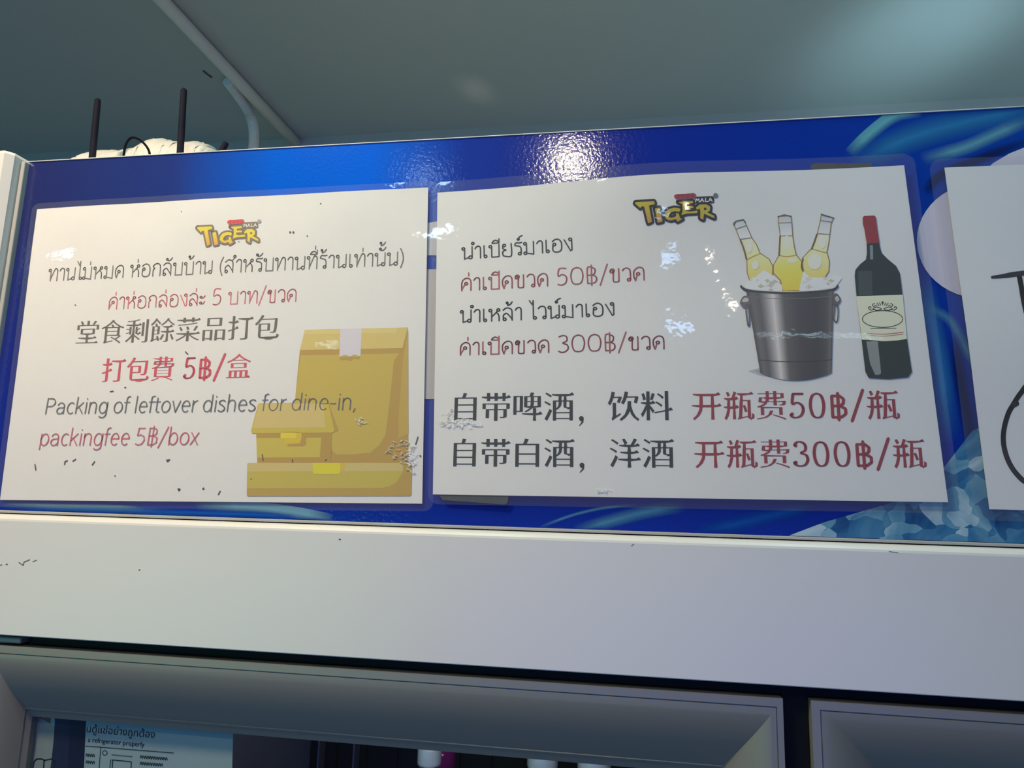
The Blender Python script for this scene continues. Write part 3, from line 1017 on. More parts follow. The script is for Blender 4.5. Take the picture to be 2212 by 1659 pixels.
P([(-22, 1262), (-10, 1254), (1408, 1256), (1418, 1270), (1412, 1530), (1400, 1544), (-18, 1546), (-27, 1536)], c1(188, 154, 76), 6)
P([(-22, 1262), (-10, 1254), (1340, 1255), (1334, 1340), (1280, 1425), (1220, 1460), (1160, 1472), (-22, 1476)], c1(197, 177, 78), 7)
P([(-20, 1262), (-8, 1254), (1340, 1255), (1338, 1325), (-20, 1330)], c1(206, 184, 110), 8)
P([(790, 1256), (832, 1256), (826, 1300), (780, 1345)], c1(214, 180, 60), 9)
P([(550, 1255), (792, 1255), (790, 1338), (778, 1352), (566, 1352), (552, 1340)], c1(220, 205, 52), 10)
s1.draw(a, 'printed_paper_bag', sign1)

GREY1, RED1 = (0.20, 0.18, 0.17), c1(205, 95, 100)
TH = 0.085
s1.line(thai_art('ทานไม่หมด ห่อกลับบ้าน (สำหรับทานที่ร้านเท่านั้น)', TH, (0.22, 0.21, 0.20)), 'printed_text', sign1, (102.7, 607), (872, 572), 27)
s1.line(thai_art('ค่าห่อกล่องล่ะ 5 บาท/ขวด', TH, c1(212, 110, 112)), 'printed_text', sign1, (234, 668), (640, 651), 26)
s1.line(cjk_art('堂食剩餘菜品打包', (0.165, 0.145, 0.125)), 'printed_text', sign1, (163.5, 740), (602, 728), 57)
s1.line(cjk_art('打包費 5฿/盒', c1(205, 82, 92), 0.012), 'printed_text', sign1, (218.7, 822), (540, 813), 58)
s1.line(latin_art('Packing of leftover dishes for dine-in,', (0.20, 0.195, 0.19)), 'printed_text', sign1, (98, 894), (768, 884.5), 34, 1.0, 0.07, 0.0004)
s1.line(latin_art('packingfee 5฿/box', c1(205, 110, 116)), 'printed_text', sign1, (86, 962), (428, 960), 35.5, 1.0, 0.07, 0.0004)


# the shop logo: lettering only
def logo(sh, parent, tf, dark, yel, orange, red, white, grey):
    T = [(300, 672), (640, 655), (655, 715), (545, 745), (600, 1085), (530, 1120), (455, 765), (410, 765), (385, 800), (285, 700)]
    I = [(655, 810), (740, 785), (795, 1085), (705, 1105)]
    G = [(1130, 820), (1100, 880), (1030, 862), (960, 880), (915, 935), (915, 985), (950, 1005), (1020, 985), (1050, 960), (1040, 905), (1095, 915), (1120, 1010), (1165, 1030), (1070, 1085), (1045, 1030), (950, 1060), (870, 1030), (830, 970), (845, 890), (900, 825), (1000, 790), (1080, 795)]
    E_ = [(1080, 670), (1350, 650), (1365, 690), (1240, 715), (1240, 755), (1350, 755), (1370, 795), (1230, 805), (1215, 850), (1300, 872), (1445, 850), (1430, 905), (1250, 915), (1145, 945), (1165, 860), (1165, 720)]
    R_ = [(1410, 790), (1480, 725), (1600, 720), (1675, 765), (1670, 850), (1620, 890), (1750, 960), (1755, 1015), (1560, 915), (1550, 1045), (1490, 1010), (1495, 870), (1480, 810), (1430, 830)]
    Rh = [(1560, 790), (1600, 790), (1612, 830), (1560, 850)]
    a = Art()
    dk = 42
    def pt(pts): return [tf(p) for p in pts]
    s_ = (Vector(tf((100, 0))) - Vector(tf((0, 0)))).length / 100
    for L_ in (T, I, G, E_, R_):
        a.stroke(pt(L_), 2 * dk * s_, dark, 0, True)
        a.poly(pt(L_), dark, 0)
    def shade(x, y):
        k = max(0.0, min(1.0, (y - tf((900, 960))[1]) / (tf((900, 1110))[1] - tf((900, 960))[1])))
        return tuple(yel[i] * (1 - k) + orange[i] * k for i in range(3))
    for L_ in (T, I, G, E_): a.poly(pt(L_), shade, 3)
    a.poly(pt(R_), shade, 3)
    a.poly(pt(Rh), dark, 4)
    # red name plate and the small white word with its dark edge
    a.poly(pt([(1010, 530), (1060, 505), (1200, 500), (1370, 482), (1415, 510), (1400, 590), (1300, 600), (1040, 612), (1010, 570)]), red, 2)
    dkr = tuple(c * 0.6 for c in red)
    for k in range(4):
        x = 1060 + k * 88
        a.stroke(pt([(x, 530), (x + 55, 525)]), 10 * s_, dkr, 3)
        a.stroke(pt([(x + 5, 560), (x + 50, 556)]), 10 * s_, dkr, 3)
        a.stroke(pt([(x + 28, 520), (x + 24, 590)]), 10 * s_, dkr, 3)
    a.poly(pt([(1390, 600), (1420, 560), (1720, 545), (1745, 580), (1745, 680), (1700, 695), (1380, 700)]), dark, 1)
    mala = {0: [[(0, 0), (12, 70), (35, 30), (58, 70), (70, 0)]], 85: [[(0, 0), (32, 70), (64, 0)], [(14, 24), (50, 24)]], 175: [[(8, 70), (0, 0), (44, 0)]], 235: [[(0, 0), (32, 70), (64, 0)], [(14, 24), (50, 24)]]}
    for x0, sts in mala.items():
        for st in sts:
            a.stroke(pt([(1405 + x0 * 1.03 + p[0], 672 - p[1] - x0 * 0.06) for p in st]), 17 * s_, white, 3)
    c = tf((1775, 535))
    a.disc(c, 46 * s_, grey, 1)
    a.circle(c, 30 * s_, 6 * s_, tuple(v * 0.6 for v in grey), 2)
    sh.draw(a, 'printed_logo', parent, 0.0003)


k1 = zoom(400, 430, 11.06)
logo(s1, sign1, lambda p: k1([p])[0], (0.26, 0.21, 0.16), c1(238, 208, 66), c1(226, 160, 80), c1(222, 78, 84), (0.86, 0.86, 0.84), c1(175, 165, 155))

# dirt specks and pen scratches on the pouch
DK = (0.10, 0.09, 0.10)
for pts in ([(76, 1003), (78, 1015)], [(140, 1003), (141, 997), (146, 995)], [(158, 996), (164, 992)], [(200, 1004), (205, 997)], [(360, 994), (367, 993), (362, 997)], [(472, 1068), (476, 1061)],
            [(385, 1056), (387, 1060)], [(440, 1054), (441, 1056)], [(567, 982), (569, 995)], [(632, 993), (633, 1000)], [(703, 995), (706, 993)], [(898, 960), (903, 944)], [(401, 760), (406, 765)], [(239, 846), (245, 845)], [(270, 837), (272, 837)]):
    a = Art(); a.stroke(pts, 2.4, DK); s1.draw(a, 'pen_scratch', sign1, 0.0003)
for p, r in (((388, 1057), 2.4), ((439, 1056), 1.8), ((249, 1028), 1.5), ((627, 502), 2.2), ((634, 502), 2.2), ((664, 510), 1.5), ((693, 440), 1.4), ((163, 659), 1.4), ((392, 457), 1.0), ((516, 522), 1.2), ((908, 985), 2), ((704, 1021), 1.6), ((543, 1035), 1.6)):
    a = Art(); a.disc(p, r, DK); s1.draw(a, 'dirt_speck', sign1, 0.0003)
# torn bits of old clear tape at the lower right edge, their glare painted near-white
def residue(sh, parent, cx, cy, rx, ry, n, c, seed):
    rnd = random.Random(seed)
    a = Art()
    for _ in range(n):
        t = rnd.random() * 6.28; r = rnd.random() ** 0.6
        x, y = cx + rx * r * math.cos(t), cy + ry * r * math.sin(t)
        pts = [(x, y)]
        for k in range(rnd.randint(1, 3)):
            x += rnd.uniform(-7, 7); y += rnd.uniform(-4, 4)
            pts.append((x, y))
        a.stroke(pts, rnd.uniform(0.8, 2.2), c)
    sh.draw(a, 'tape_residue', parent, 0.00078, M['residue'])


residue(s1, sign1, 864, 974, 26, 24, 40, (0.70, 0.63, 0.52), 1)
residue(s1, sign1, 890, 990, 12, 30, 30, (0.95, 0.95, 0.97), 2)
residue(s1, sign1, 778, 908, 8, 8, 10, (0.78, 0.76, 0.62), 3)

# ------------------------------------------------------------------ laminated sign: corkage
bulge2 = lambda x, z: 0.0016 + g(x, z, 0.02, 0.222, 0.075, 0.060, 0.0085) + g(x, z, 0.10, 0.12, 0.10, 0.05, 0.0008)
s2 = Sheet((945, 416), (1953, 357), (2048, 1085), (935, 1068), 0.0022, bulge2, (160, 172, 180))
sign2 = empty('laminated_sign', s2.pt(*s2.uv(0.5, 1)), 'middle laminated paper sign with bottles in a steel ice bucket beside a wine bottle', 'sign')
s2.grid('paper', M['paper'], sign2, 0, 1, 0, 1, 60, 40, 0)
s2.grid('laminate', M['film'], sign2, -0.010, 1.021, -0.036, 1.030, 70, 46, 0.0007, 0.007)
# strips of dark tape holding the pouch
a = Art(); a.poly([(1750, 357), (1762, 351), (1884, 352), (1882, 361), (1758, 368)], (0.06, 0.065, 0.06))
s2.put(a, 'tape_strip', sign2, lambda x, y: s2.on(x, y), -0.0006, M['tape'])
a = Art(); a.poly([(948, 1069), (1098, 1071), (1096, 1086), (1090, 1090), (1040, 1086), (956, 1080)], (0.06, 0.065, 0.06))
s2.put(a, 'tape_strip', sign2, lambda x, y: s2.on(x, y), -0.0006, M['tape'])

INK2 = (0.045, 0.05, 0.055)
RED2 = (0.36, 0.055, 0.075)
TH2 = 0.095
s2.line(thai_art('นำเบียร์มาเอง', TH2, (0.06, 0.06, 0.065)), 'printed_text', sign2, (996.7, 560.6), (1237, 541), 26.5)
s2.line(thai_art('ค่าเปิดขวด 50฿/ขวด', TH2, (0.45, 0.12, 0.13)), 'printed_text', sign2, (995.8, 628.5), (1393, 605), 27.5)
s2.line(thai_art('นำเหล้า ไวน์มาเอง', TH2, (0.06, 0.06, 0.065)), 'printed_text', sign2, (993, 697), (1327.5, 681), 27)
s2.line(thai_art('ค่าเปิดขวด 300฿/ขวด', TH2, (0.42, 0.11, 0.13)), 'printed_text', sign2, (993, 767.3), (1436, 753.5), 27.5)
s2.line(cjk_art('自带啤酒,饮料', INK2, 0.012), 'printed_text', sign2, (981, 905), (1454, 903), 69)
s2.line(cjk_art('自带白酒,洋酒', INK2, 0.012), 'printed_text', sign2, (979, 1003), (1457, 1006), 69)
s2.line(cjk_art('开瓶费50฿/瓶', RED2, 0.008), 'printed_text', sign2, (1495, 902), (1944, 901), 69)
s2.line(cjk_art('开瓶费300฿/瓶', RED2, 0.008), 'printed_text', sign2, (1500.7, 1006), (2002, 1006), 69)
k2 = zoom(1350, 380, 10.055)
# the same logo, sheared to this sheet: map logo-1 zoom coordinates onto logo-2 zoom coordinates
def tf2(p):
    x, y = p
    X = (x - 285) * (1995 - 225) / (1790 - 285) + 235 - 20
    Y = (y - 660) * (1060 - 545) / (1150 - 660) * 0.985 + 560 + (x - 285) * 0.0
    return k2([(X, Y)])[0]
logo(s2, sign2, tf2, (0.03, 0.03, 0.035), (0.62, 0.50, 0.055), (0.62, 0.30, 0.10), (0.40, 0.06, 0.09), (0.80, 0.82, 0.84), (0.22, 0.22, 0.23))

# photograph of beer bottles in an ice bucket, and a wine bottle
q2 = zoom(1520, 420, 3.857)
c2 = s2.col
s2.white = (160, 171, 176)
a = Art()
def P2(pts, c, l, sm=False):
    if sm:
        pts = [(p.x, p.y) for p in smooth_pts([(v[0], v[1], 0) for v in pts], 4, True)]
    a.poly(q2(pts), c, l)
def S2(pts, wd, c, l, sm=True, closed=False):
    if sm: pts = [(p.x, p.y) for p in smooth_pts([(v[0], v[1], 0) for v in pts], 5, closed)]
    a.stroke(q2(pts), wd / 3.857, c, l, closed)
def vgrad(stops):
    ys = [420 + s_[0] / 3.857 for s_ in stops]
    def f(x, y):
        for i in range(len(ys) - 1):
            if y <= ys[i + 1]:
                t = max(0, min(1, (y - ys[i]) / (ys[i + 1] - ys[i])))
                return tuple(stops[i][1][k] * (1 - t) + stops[i + 1][1][k] * t for k in range(3))
        return stops[-1][1]
    return f
# soft contact shadow printed under the bucket
for k in range(5):
    P2([(370 + k * 20, 1470), (480, 1440 + k * 6), (560, 1520), (480, 1510 - k * 4)], c2(140 - k * 6, 152 - k * 7, 160 - k * 7), k)
BROWN = c2(112, 92, 48)
beer = vgrad([(340, c2(196, 194, 164)), (500, c2(188, 182, 138)), (620, c2(180, 168, 110)), (800, c2(178, 154, 70))])
glassc = vgrad([(160, c2(140, 152, 160)), (350, c2(172, 184, 190))])
def bottle(outl, liq_from, neckline, l):
    P2(outl, glassc, l)
    lq = [p for p in outl if p[1] >= liq_from - 6]
    P2(lq, beer, l + 1)
    S2(outl + [outl[0]], 7, BROWN, l + 2, False)
    S2(neckline, 9, c2(150, 125, 60), l + 2)
bottle([(245, 242), (262, 228), (335, 215), (356, 262), (403, 366), (440, 420), (468, 490), (545, 540), (575, 600), (572, 705), (430, 745), (390, 745), (362, 650), (360, 552), (330, 455), (300, 371), (262, 276)], 366, [(362, 545), (410, 520), (470, 495)], 4)
bottle([(980, 165), (1080, 196), (1062, 242), (1050, 330), (1040, 410), (1025, 480), (1047, 560), (1042, 640), (1010, 692), (860, 692), (815, 610), (822, 530), (895, 455), (920, 400), (945, 330), (968, 235)], 330, [(905, 455), (970, 475), (1025, 490)], 4)
bottle([(620, 185), (725, 180), (732, 232), (740, 345), (752, 430), (768, 500), (818, 565), (832, 645), (808, 800), (655, 805), (640, 720), (580, 655), (580, 592), (628, 505), (636, 420), (638, 345), (622, 235)], 345, [(628, 510), (690, 520), (770, 508)], 8)
P2([(590, 600), (700, 530), (800, 560), (822, 640), (795, 800), (660, 802), (640, 690)], vgrad([(530, c2(182, 172, 110)), (640, c2(188, 168, 76)), (800, c2(182, 158, 66))]), 10, True)
# crown caps and neck glints
for pts in ([(250, 258), (268, 225), (330, 212), (345, 232)], [(618, 188), (670, 172), (728, 186)], [(978, 168), (1000, 176), (1082, 198)]):
    S2(pts, 10, c2(70, 74, 80), 11, False)
for pts in ([(268, 290), (350, 262)], [(622, 240), (728, 236)], [(972, 218), (1066, 232)], [(305, 375), (400, 362)], [(640, 348), (738, 346)], [(948, 328), (1050, 334)]):
    S2(pts, 7, c2(104, 100, 90), 11, False)
for pts in ([(636, 350), (632, 430), (628, 510)], [(942, 335), (920, 400), (898, 455)], [(826, 540), (816, 610), (850, 680)], [(305, 380), (335, 460), (356, 540)]):
    S2(pts, 14, c2(96, 80, 50), 11)
for c_, rx, ry in (((430, 590), 30, 38), ((735, 550), 40, 20), ((925, 560), 60, 70), ((690, 400), 28, 60), ((990, 400), 26, 55), ((380, 440), 24, 50)):
    P2([(c_[0] + rx * math.cos(t * .7), c_[1] + ry * math.sin(t * .7)) for t in range(9)], c2(196, 194, 168), 11)
# ice lumps
rnd = random.Random(4)
ICE = [c2(176, 184, 180), c2(156, 164, 160), c2(190, 196, 196), c2(140, 146, 140)]
P2([(340, 770), (400, 700), (430, 690), (500, 632), (580, 680), (650, 760), (655, 810), (500, 812), (350, 795)], ICE[0], 12)
P2([(800, 770), (830, 640), (880, 690), (990, 690), (1050, 700), (1110, 670), (1150, 700), (1100, 768), (1060, 800), (795, 812)], ICE[0], 12)
for k in range(44):
    left = k % 2
    x = rnd.uniform(380, 620) if left else rnd.uniform(830, 1090)
    y = rnd.uniform(700, 790)
    if left and y < 640 + abs(x - 510) * .6: y = 760
    n_ = rnd.randint(3, 5)
    P2([(x + rnd.uniform(14, 34) * math.cos(t * 6.283 / n_), y + rnd.uniform(10, 26) * math.sin(t * 6.283 / n_)) for t in range(n_)], rnd.choice(ICE), 13 + k % 3)
# steel bucket with its lengthwise reflections
stopsB = [(0, (62, 64, 68)), (.06, (84, 88, 92)), (.14, (74, 77, 82)), (.24, (126, 131, 134)), (.30, (158, 163, 166)), (.36, (120, 124, 127)), (.42, (74, 77, 80)), (.60, (57, 60, 65)), (.80, (52, 55, 60)), (.92, (62, 65, 69)), (.97, (82, 85, 88)), (1, (60, 62, 66))]
NB = 48
for i in range(NB):
    def edge(u, top):
        if top: return (352 + (1082 - 352) * u, 800 + 26 * math.sin(math.pi * u) - 20 * u)
        return (470 + (1064 - 470) * u, 1486 + 66 * math.sin(math.pi * u) ** 0.8)
    def colr(u):
        for (u0, k0), (u1_, k1_) in zip(stopsB, stopsB[1:]):
            if u <= u1_:
                t = (u - u0) / (u1_ - u0)
                return c2(*[k0[j] * (1 - t) + k1_[j] * t for j in range(3)])
        return c2(60, 62, 66)
    P2([edge(i / NB, 1), edge((i + 1) / NB, 1), edge((i + 1) / NB, 0), edge(i / NB, 0)], colr((i + .5) / NB), 18)
S2([(312, 768), (360, 800), (520, 816), (720, 822), (930, 812), (1070, 795), (1112, 766)], 22, c2(52, 55, 60), 19)
S2([(318, 764), (372, 790), (520, 806), (720, 812), (930, 802), (1064, 786), (1106, 764)], 6, c2(150, 156, 160), 20)
S2([(466, 1380), (600, 1392), (760, 1396), (920, 1392), (1062, 1378)], 6, c2(46, 48, 52), 19)
S2([(372, 850), (520, 866), (720, 872), (930, 862), (1076, 848)], 5, c2(88, 92, 95), 19)
# ring handles
P2([(300, 905), (330, 850), (380, 852), (398, 905), (360, 945), (325, 945)], c2(80, 84, 88), 19, True)
P2([(318, 890), (340, 862), (368, 868), (372, 890), (340, 900)], c2(140, 146, 150), 20, True)
S2([(356, 915), (352, 980), (368, 1090), (380, 1080), (378, 990), (372, 920)], 12, c2(84, 88, 92), 20)
P2([(1078, 900), (1082, 840), (1110, 828), (1142, 880), (1118, 920), (1090, 930)], c2(72, 76, 80), 19, True)
P2([(1092, 870), (1108, 846), (1128, 878), (1108, 896)], c2(136, 142, 146), 20, True)
S2([(1112, 915), (1118, 980), (1112, 1050), (1098, 1066), (1082, 1040), (1088, 970), (1092, 920)], 10, c2(70, 74, 78), 20)
# wine bottle
P2([(1355, 410), (1460, 405), (1468, 450), (1482, 492), (1530, 540), (1600, 598), (1632, 660), (1645, 760), (1655, 850), (1690, 1200), (1732, 1480), (1700, 1524), (1540, 1540), (1372, 1530), (1345, 1480), (1312, 1200), (1272, 860), (1256, 680), (1262, 630), (1300, 585), (1350, 545), (1358, 490)], c2(30, 42, 44), 18)
P2([(1322, 195), (1335, 182), (1420, 178), (1432, 192), (1440, 260), (1462, 404), (1356, 412), (1336, 290), (1324, 250)], c2(108, 40, 48), 19)
P2([(1270, 850), (1655, 838), (1690, 1204), (1620, 1218), (1500, 1224), (1316, 1210)], c2(184, 184, 160), 19)
P2([(1382, 425), (1408, 425), (1410, 545), (1384, 545)], c2(96, 108, 112), 19)
P2([(1285, 640), (1400, 640), (1405, 840), (1290, 846)], c2(48, 60, 62), 19)
P2([(1352, 1226), (1448, 1226), (1476, 1490), (1460, 1504), (1426, 1504), (1384, 1410)], c2(104, 114, 116), 19)
LINE = c2(50, 54, 54)
S2([(1488 + 168 * math.cos(t * .2094), 1040 + 70 * math.sin(t * .2094)) for t in range(30)], 7, LINE, 20, False, True)
for dx, r in ((-1, 1), (1, 1)):
    S2([(1488 + dx * 10, 955), (1488 + dx * 50, 940), (1488 + dx * 80, 955), (1488 + dx * 50, 968), (1488 + dx * 12, 960)], 7, LINE, 20)
    S2([(1488 + dx * 60, 960), (1488 + dx * 100, 965), (1488 + dx * 118, 945), (1488 + dx * 100, 938), (1488 + dx * 96, 950)], 7, LINE, 20)
    S2([(1488 + dx * 50, 925), (1488 + dx * 76, 935), (1488 + dx * 84, 918), (1488 + dx * 66, 912)], 7, LINE, 20)
    S2([(1488 + dx * 30, 930), (1488 + dx * 46, 908)], 7, LINE, 20, False)
    S2([(1488 + dx * 16, 925), (1488 + dx * 26, 905)], 7, LINE, 20, False)
P2([(1476, 900), (1488, 890), (1500, 900), (1488, 928)], LINE, 20)
S2([(1390, 1120), (1600, 1116)], 6, LINE, 20, False)
S2([(1362, 1160), (1500, 1166), (1660, 1150)], 6, c2(128, 52, 60), 20)
S2([(1364, 1174), (1500, 1182), (1660, 1166)], 5, c2(128, 52, 60), 20)
s2.draw(a, 'printed_bottle_picture', sign2)
residue(s2, sign2, 1000, 915, 42, 10, 34, (0.97, 0.98, 1.0), 5)  # near-white colour paints the glare on this residue
residue(s2, sign2, 970, 905, 16, 20, 20, (0.80, 0.80, 0.74), 6)
residue(s2, sign2, 1303, 1058, 16, 5, 10, (0.97, 0.98, 1.0), 7)

# ------------------------------------------------------------------ laminated sign at the right edge
bulge3 = lambda x, z: 0.0010 + g(x, z, 0.24, 0.1, 0.1, 0.04, 0.0012)
s3 = Sheet((2040, 362), (3050, 322), (3230, 1132), (2137, 1100), 0.0012, bulge3, (150, 158, 172))
sign3 = empty('laminated_sign', s3.pt(*s3.uv(0.5, 1)), 'laminated paper sign with big thin black letters cut off by the right edge', 'sign')
s3.grid('paper', M['paper'], sign3, 0, 1, 0, 1, 48, 34, 0)
s3.grid('laminate', M['film'], sign3, -0.036, 1.03, -0.026, 1.03, 56, 40, 0.0007, 0.007)
a = Art()
def brush(pts, w0, w1):
    sp = smooth_pts([(p[0], p[1], 0) for p in pts], 8)
    for i, (p0, p1) in enumerate(zip(sp, sp[1:])):
        k = i / len(sp)
        a.stroke([(p0.x, p0.y), (p1.x, p1.y)], w0 + (w1 - w0) * min(1, k * 3), (0.03, 0.028, 0.03))
brush([(2143, 599), (2170, 596), (2195, 592), (2250, 586), (2330, 578)], 6, 11)
brush([(2201, 594), (2206, 620), (2214, 665), (2240, 770)], 11, 11)
s3.draw(a, 'printed_letter', sign3)
a = Art()
brush([(2196, 872), (2186, 878), (2176, 898), (2168, 930), (2168, 962), (2178, 996), (2196, 1024), (2220, 1044), (2270, 1062), (2330, 1050), (2380, 990), (2388, 920), (2350, 850), (2290, 818), (2230, 824), (2204, 850), (2186, 878)], 11, 11)
s3.draw(a, 'printed_letter', sign3)

# ------------------------------------------------------------------ on top of the refrigerator
top = 0.2424
ant = []
rx, ry = at_y(330, 335, 0.09).x, 0.09
router_loc = (rx, 0.10, Z0 + top)
b = MB(); b.box(rx - 0.095, rx + 0.085, 0.036, 0.155, Z0 + top, Z0 + top + 0.022, 0.006)
router = tag(obj('wifi_router', b.v, b.f, M['router'], None, True), 'white wifi router with black upright antennas on top of the refrigerator', 'router')
def antenna(bx, by, tx, ty, y, wpx):
    p0, p1 = at_y(bx, by, y), at_y(tx, ty, y)
    d = (p1 - p0)
    k = (Z0 + top + 0.018 - p0.z) / d.z
    p0 = p0 + d * k
    r = wpx / FPX * (y + D) / 2
    m = MB()
    dn = d.normalized()
    L = (p1 - p0).length
    pts = [p0 + dn * L * t for t in (0, .06, .0601, .5, .97, .99, 1)]
    rad = [r * 1.25, r * 1.25, r, r, r * .92, r * .7, r * .35]
    m.tube(pts, lambda i: rad[i], 16)
    m.build('antenna', M['antenna'], router, True)
antenna(199, 343, 211.5, 213, 0.045, 16.5)
antenna(389, 333, 397.5, 191, 0.045, 17)
antenna(480, 325, 489, 307, 0.048, 16)
# crumpled white plastic bag lying over the router
prof_px = [(205, 352), (222, 342), (260, 340), (300, 338), (326, 330), (338, 319), (352, 313.5), (368, 314), (384, 318), (402, 322), (430, 321), (452, 324), (468, 332), (480, 345)]
vs, fs = [], []
rows = 10
rb = random.Random(9)
prof_s = smooth_pts([(p[0], p[1], 0) for p in prof_px], 5)
for p in prof_s:
    tp = at_y(p.x, p.y, 0.105)
    for k in range(rows):
        t = k / (rows - 1)
        y = 0.068 + 0.075 * t
        hgt = max(0.0, tp.z - (Z0 + top + 0.023))
        shape = math.sin(math.pi * min(1, max(0, (0.05 + t * 0.95)))) ** 0.6
        vs.append((tp.x + (y - 0.105) * -0.12 + rb.uniform(-.0015, .0015), y, Z0 + top + 0.0235 + hgt * (shape if 0 < k < rows - 1 else 0.0) + rb.uniform(0, .002)))
for i in range(len(prof_s) - 1):
    for k in range(rows - 1):
        fs.append((i * rows + k, (i + 1) * rows + k, (i + 1) * rows + k + 1, i * rows + k + 1))
bag = tag(obj('plastic_bag', vs, fs, M['bag'], None, True), 'crumpled white plastic bag lying between the black antennas', 'bag')
md = bag.modifiers.new('thickness', 'SOLIDIFY'); md.thickness = 0.0008; md.offset = 1
# thin black cable looping up
cp = [(268, 356, .05), (267, 338, .05), (272, 312, .05), (283, 298, .051), (298, 300, .052), (313, 312, .053), (322, 327, .054), (326, 350, .055)]
b = MB(); b.tube(smooth_pts([tuple(at_y(p[0], p[1], p[2])) for p in cp], 8), 0.00095, 8)
tag(b.build('cable', M['cable'], None, True), 'thin black cable looping up beside the left router antenna', 'cable')

# conduit on the ceiling
rc = 0.0098
A_, B_ = at_z(346, -3, CEIL - rc), at_z(640, 309, CEIL - rc)
dirc = (B_ - A_).normalized()
B_ = A_ + dirc * ((WALL_Y - 0.001 - A_.y) / dirc.y)
A2 = A_ - dirc * 1.2
b = MB(); b.tube([A2, A_, (A_ + B_) / 2, B_], rc * 0.97, 20)
pipe = tag(b.build('conduit_pipe', M['pvc'], None, True), 'straight pale conduit pipe running across the ceiling to the wall', 'pipe')
# corrugated flexible branch bending down from the pipe
fp = [(492, 176, 0.0092), (512, 203, 0.0092), (528, 226, 0.012), (541, 252, 0.024), (548, 282, 0.05), (548, 322, 0.085), (546, 350, 0.12)]
pts = []
for (px_, py_, dz) in fp:
    pts.append(at_z(px_, py_, CEIL - dz))
sp = smooth_pts(pts, 40)
b = MB(); b.tube(sp, lambda i: 0.0086 * (1.0 if (i // 2) % 2 else 0.86), 14)
tag(b.build('flexible_conduit', M['pvc'], None, False), 'grey corrugated flexible conduit bending down beside the straight pipe', 'pipe')
# small dark scrape on the ceiling paint
a = MB()
p_ = [at_z(*p, CEIL - 0.0008) for p in ((439, 153), (447, 160), (457, 167))]
a.tube(p_, 0.0014, 8)
sc_ = a.build('ceiling_scrape', M['tape'], None, True); tag(sc_, kind='structure'); sc_.name = 'trim_1'

# ------------------------------------------------------------------ behind the left glass door
GY = 0.0205
ss = Sheet((60, 1545), (500, 1585), (500, 1800), (60, 1760), -GY - 0.0011, None, (150, 165, 175))
st = empty('instruction_sticker', ss.pt(*ss.on(280, 1760)), 'pale blue instruction sticker with Thai lettering inside the left glass door', 'sticker')
a = Art()
TE = (0.50, 0.60, 0.62)
a.poly([(112, 1500), (505, 1530), (498, 1790), (100, 1770)], TE)
ss.draw(a, 'sticker_sheet', st, 0.0)
a = Art()
a.poly([(68, 1540), (122, 1570), (116, 1620), (96, 1790), (40, 1780)], (0.40, 0.42, 0.40))
ss.draw(a, 'pale_corner', st, 0.0001)
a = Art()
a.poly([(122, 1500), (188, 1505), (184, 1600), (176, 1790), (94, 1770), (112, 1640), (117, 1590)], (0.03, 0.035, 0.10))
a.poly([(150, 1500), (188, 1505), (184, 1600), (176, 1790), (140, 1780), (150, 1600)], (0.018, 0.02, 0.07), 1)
ss.draw(a, 'reflection_band', st, 0.0002)  # dark reflection in the door glass, painted as a strip over the sticker
a = Art()
INKS = (0.012, 0.03, 0.06)
for pts in ([(70, 1668), (74, 1645), (80, 1639), (90, 1639), (97, 1642), (112, 1639), (118, 1644), (118, 1668)], [(96, 1642), (94, 1668)]):
    a.stroke(pts, 2.6, INKS)
a.stroke([(186, 1611), (375, 1626)], 1.4, INKS)
a.stroke([(218, 1614), (214, 1668)], 1.2, INKS); a.stroke([(240, 1640), (236, 1668)], 1.2, INKS)
a.circle((227, 1626), 5, 1.2, INKS)
a.stroke([(242, 1630), (286, 1634)], 1.2, INKS); a.stroke([(244, 1641), (284, 1645), (283, 1668)], 1.6, INKS); a.stroke([(244, 1641), (242, 1668)], 1.6, INKS)
for (x, y, wd_) in ((303, 1634, 60), (303, 1648, 54), (186, 1630, 22), (186, 1645, 20)):
    for k in range(int(wd_ / 5)):
        xx = x + k * 5; yy = y + k * 0.4
        a.stroke([(xx, yy + 3), (xx + 1, yy - 2), (xx + 3, yy - 2), (xx + 3.6, yy + 3)], 1.3, INKS)
ss.draw(a, 'printed_drawing', st, 0.0003)
def noto_line(text, A, B, h, thin):
    vs, fs = font_mesh(text)
    aa = Art(); aa.add(vs, fs, INKS)
    ss.line(aa, 'printed_text', st, A, B, h, 0.7, 0.0, 0.0003)
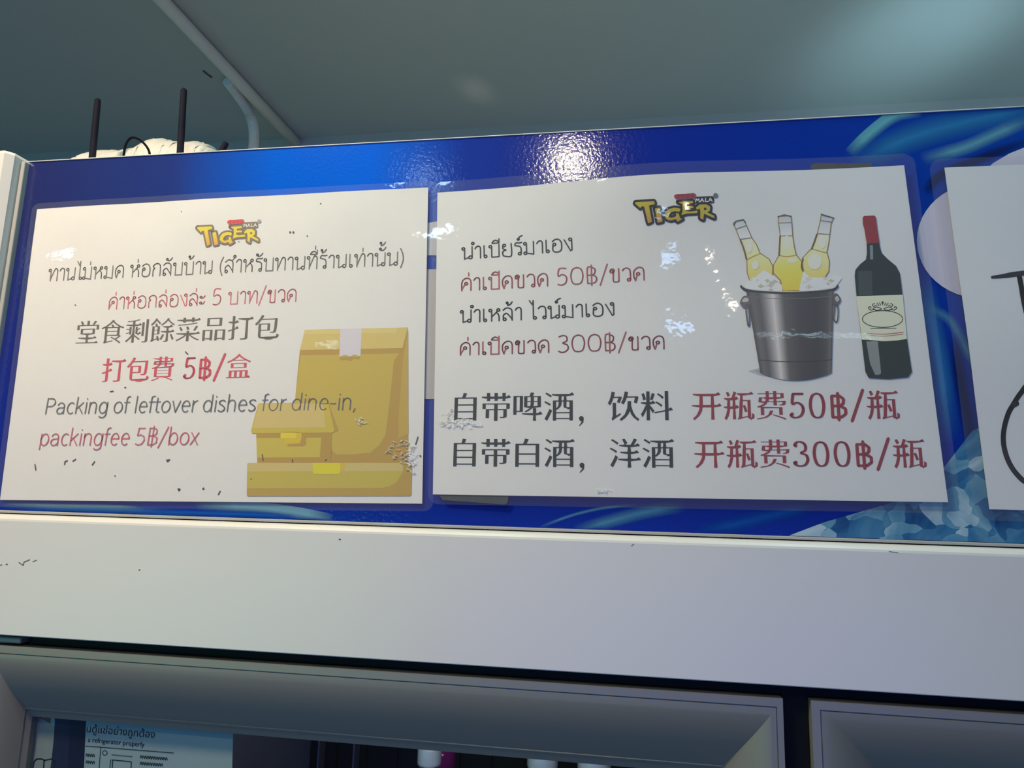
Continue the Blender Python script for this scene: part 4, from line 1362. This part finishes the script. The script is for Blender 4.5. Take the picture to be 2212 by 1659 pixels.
noto_line('นตู้แช่อย่างถูกต้อง', (187, 1581), (334, 1594), 15, 0)
noto_line('a refrigerator properly', (190, 1602), (312, 1613), 10.5, 0)

# bottles on the upper shelf, the tall pink one behind
def bottle3d(px_, py_, y, rb_, cap_r, body_m, name, label, cap_z, cap_m):
    p = at_y(px_, py_, y)
    base = -0.47 + Z0
    H = p.z - base
    root = empty(name, (p.x, y, base), label, 'bottle', None)
    m = MB()
    m.lathe((p.x, y, base), [(rb_ * .9, 0), (rb_, .004), (rb_, H * .55), (rb_ * .95, H * .66), (rb_ * .62, H * .80), (cap_r * .92, H * .90), (cap_r * .86, H - .002)], 32)
    m.build('body', body_m, root, True)
    m = MB()
    m.lathe((p.x, y, base + H - .006), [(cap_r, 0), (cap_r * 1.02, .002), (cap_r * 1.02, .012), (cap_r * .95, .015), (cap_r * .6, .0165)], 48, 0.05)
    m.build('cap', cap_m, root, True)
    return root
pink = mat('magenta_bottle', (0.42, 0.02, 0.26), 0.12, coat=0.5)
wine = mat('dark_red_bottle', (0.14, 0.008, 0.03), 0.15, coat=0.5)
navy = mat('dark_blue_bottle', (0.02, 0.02, 0.07), 0.15, coat=0.5)
capg = mat('pale_green_cap', (0.80, 0.86, 0.85), 0.25, coat=0.3)
bottle3d(928, 1634, 0.20, 0.020, 0.0098, pink, 'drink_bottle', 'magenta drink bottle with pale ribbed cap, leftmost behind the glass', 0, capg)
bottle3d(1056, 1700, 0.22, 0.022, 0.0128, wine, 'drink_bottle', 'dark red drink bottle between the magenta bottle and a pale round cap', 0, wine)
bottle3d(1172, 1641, 0.22, 0.022, 0.0126, navy, 'drink_bottle', 'dark bottle with shiny pale green cap right of the dark red bottle', 0, capg)
bottle3d(1284, 1650, 0.22, 0.022, 0.0136, navy, 'drink_bottle', 'dark bottle with pale green cap, rightmost behind the left glass door', 0, capg)

bottle3d(948, 1585, 0.27, 0.0215, 0.019, pink, 'drink_bottle', 'taller magenta bottle standing behind the pale ribbed cap', 0, pink)
bpy.data.objects.remove(_to, do_unlink=True)
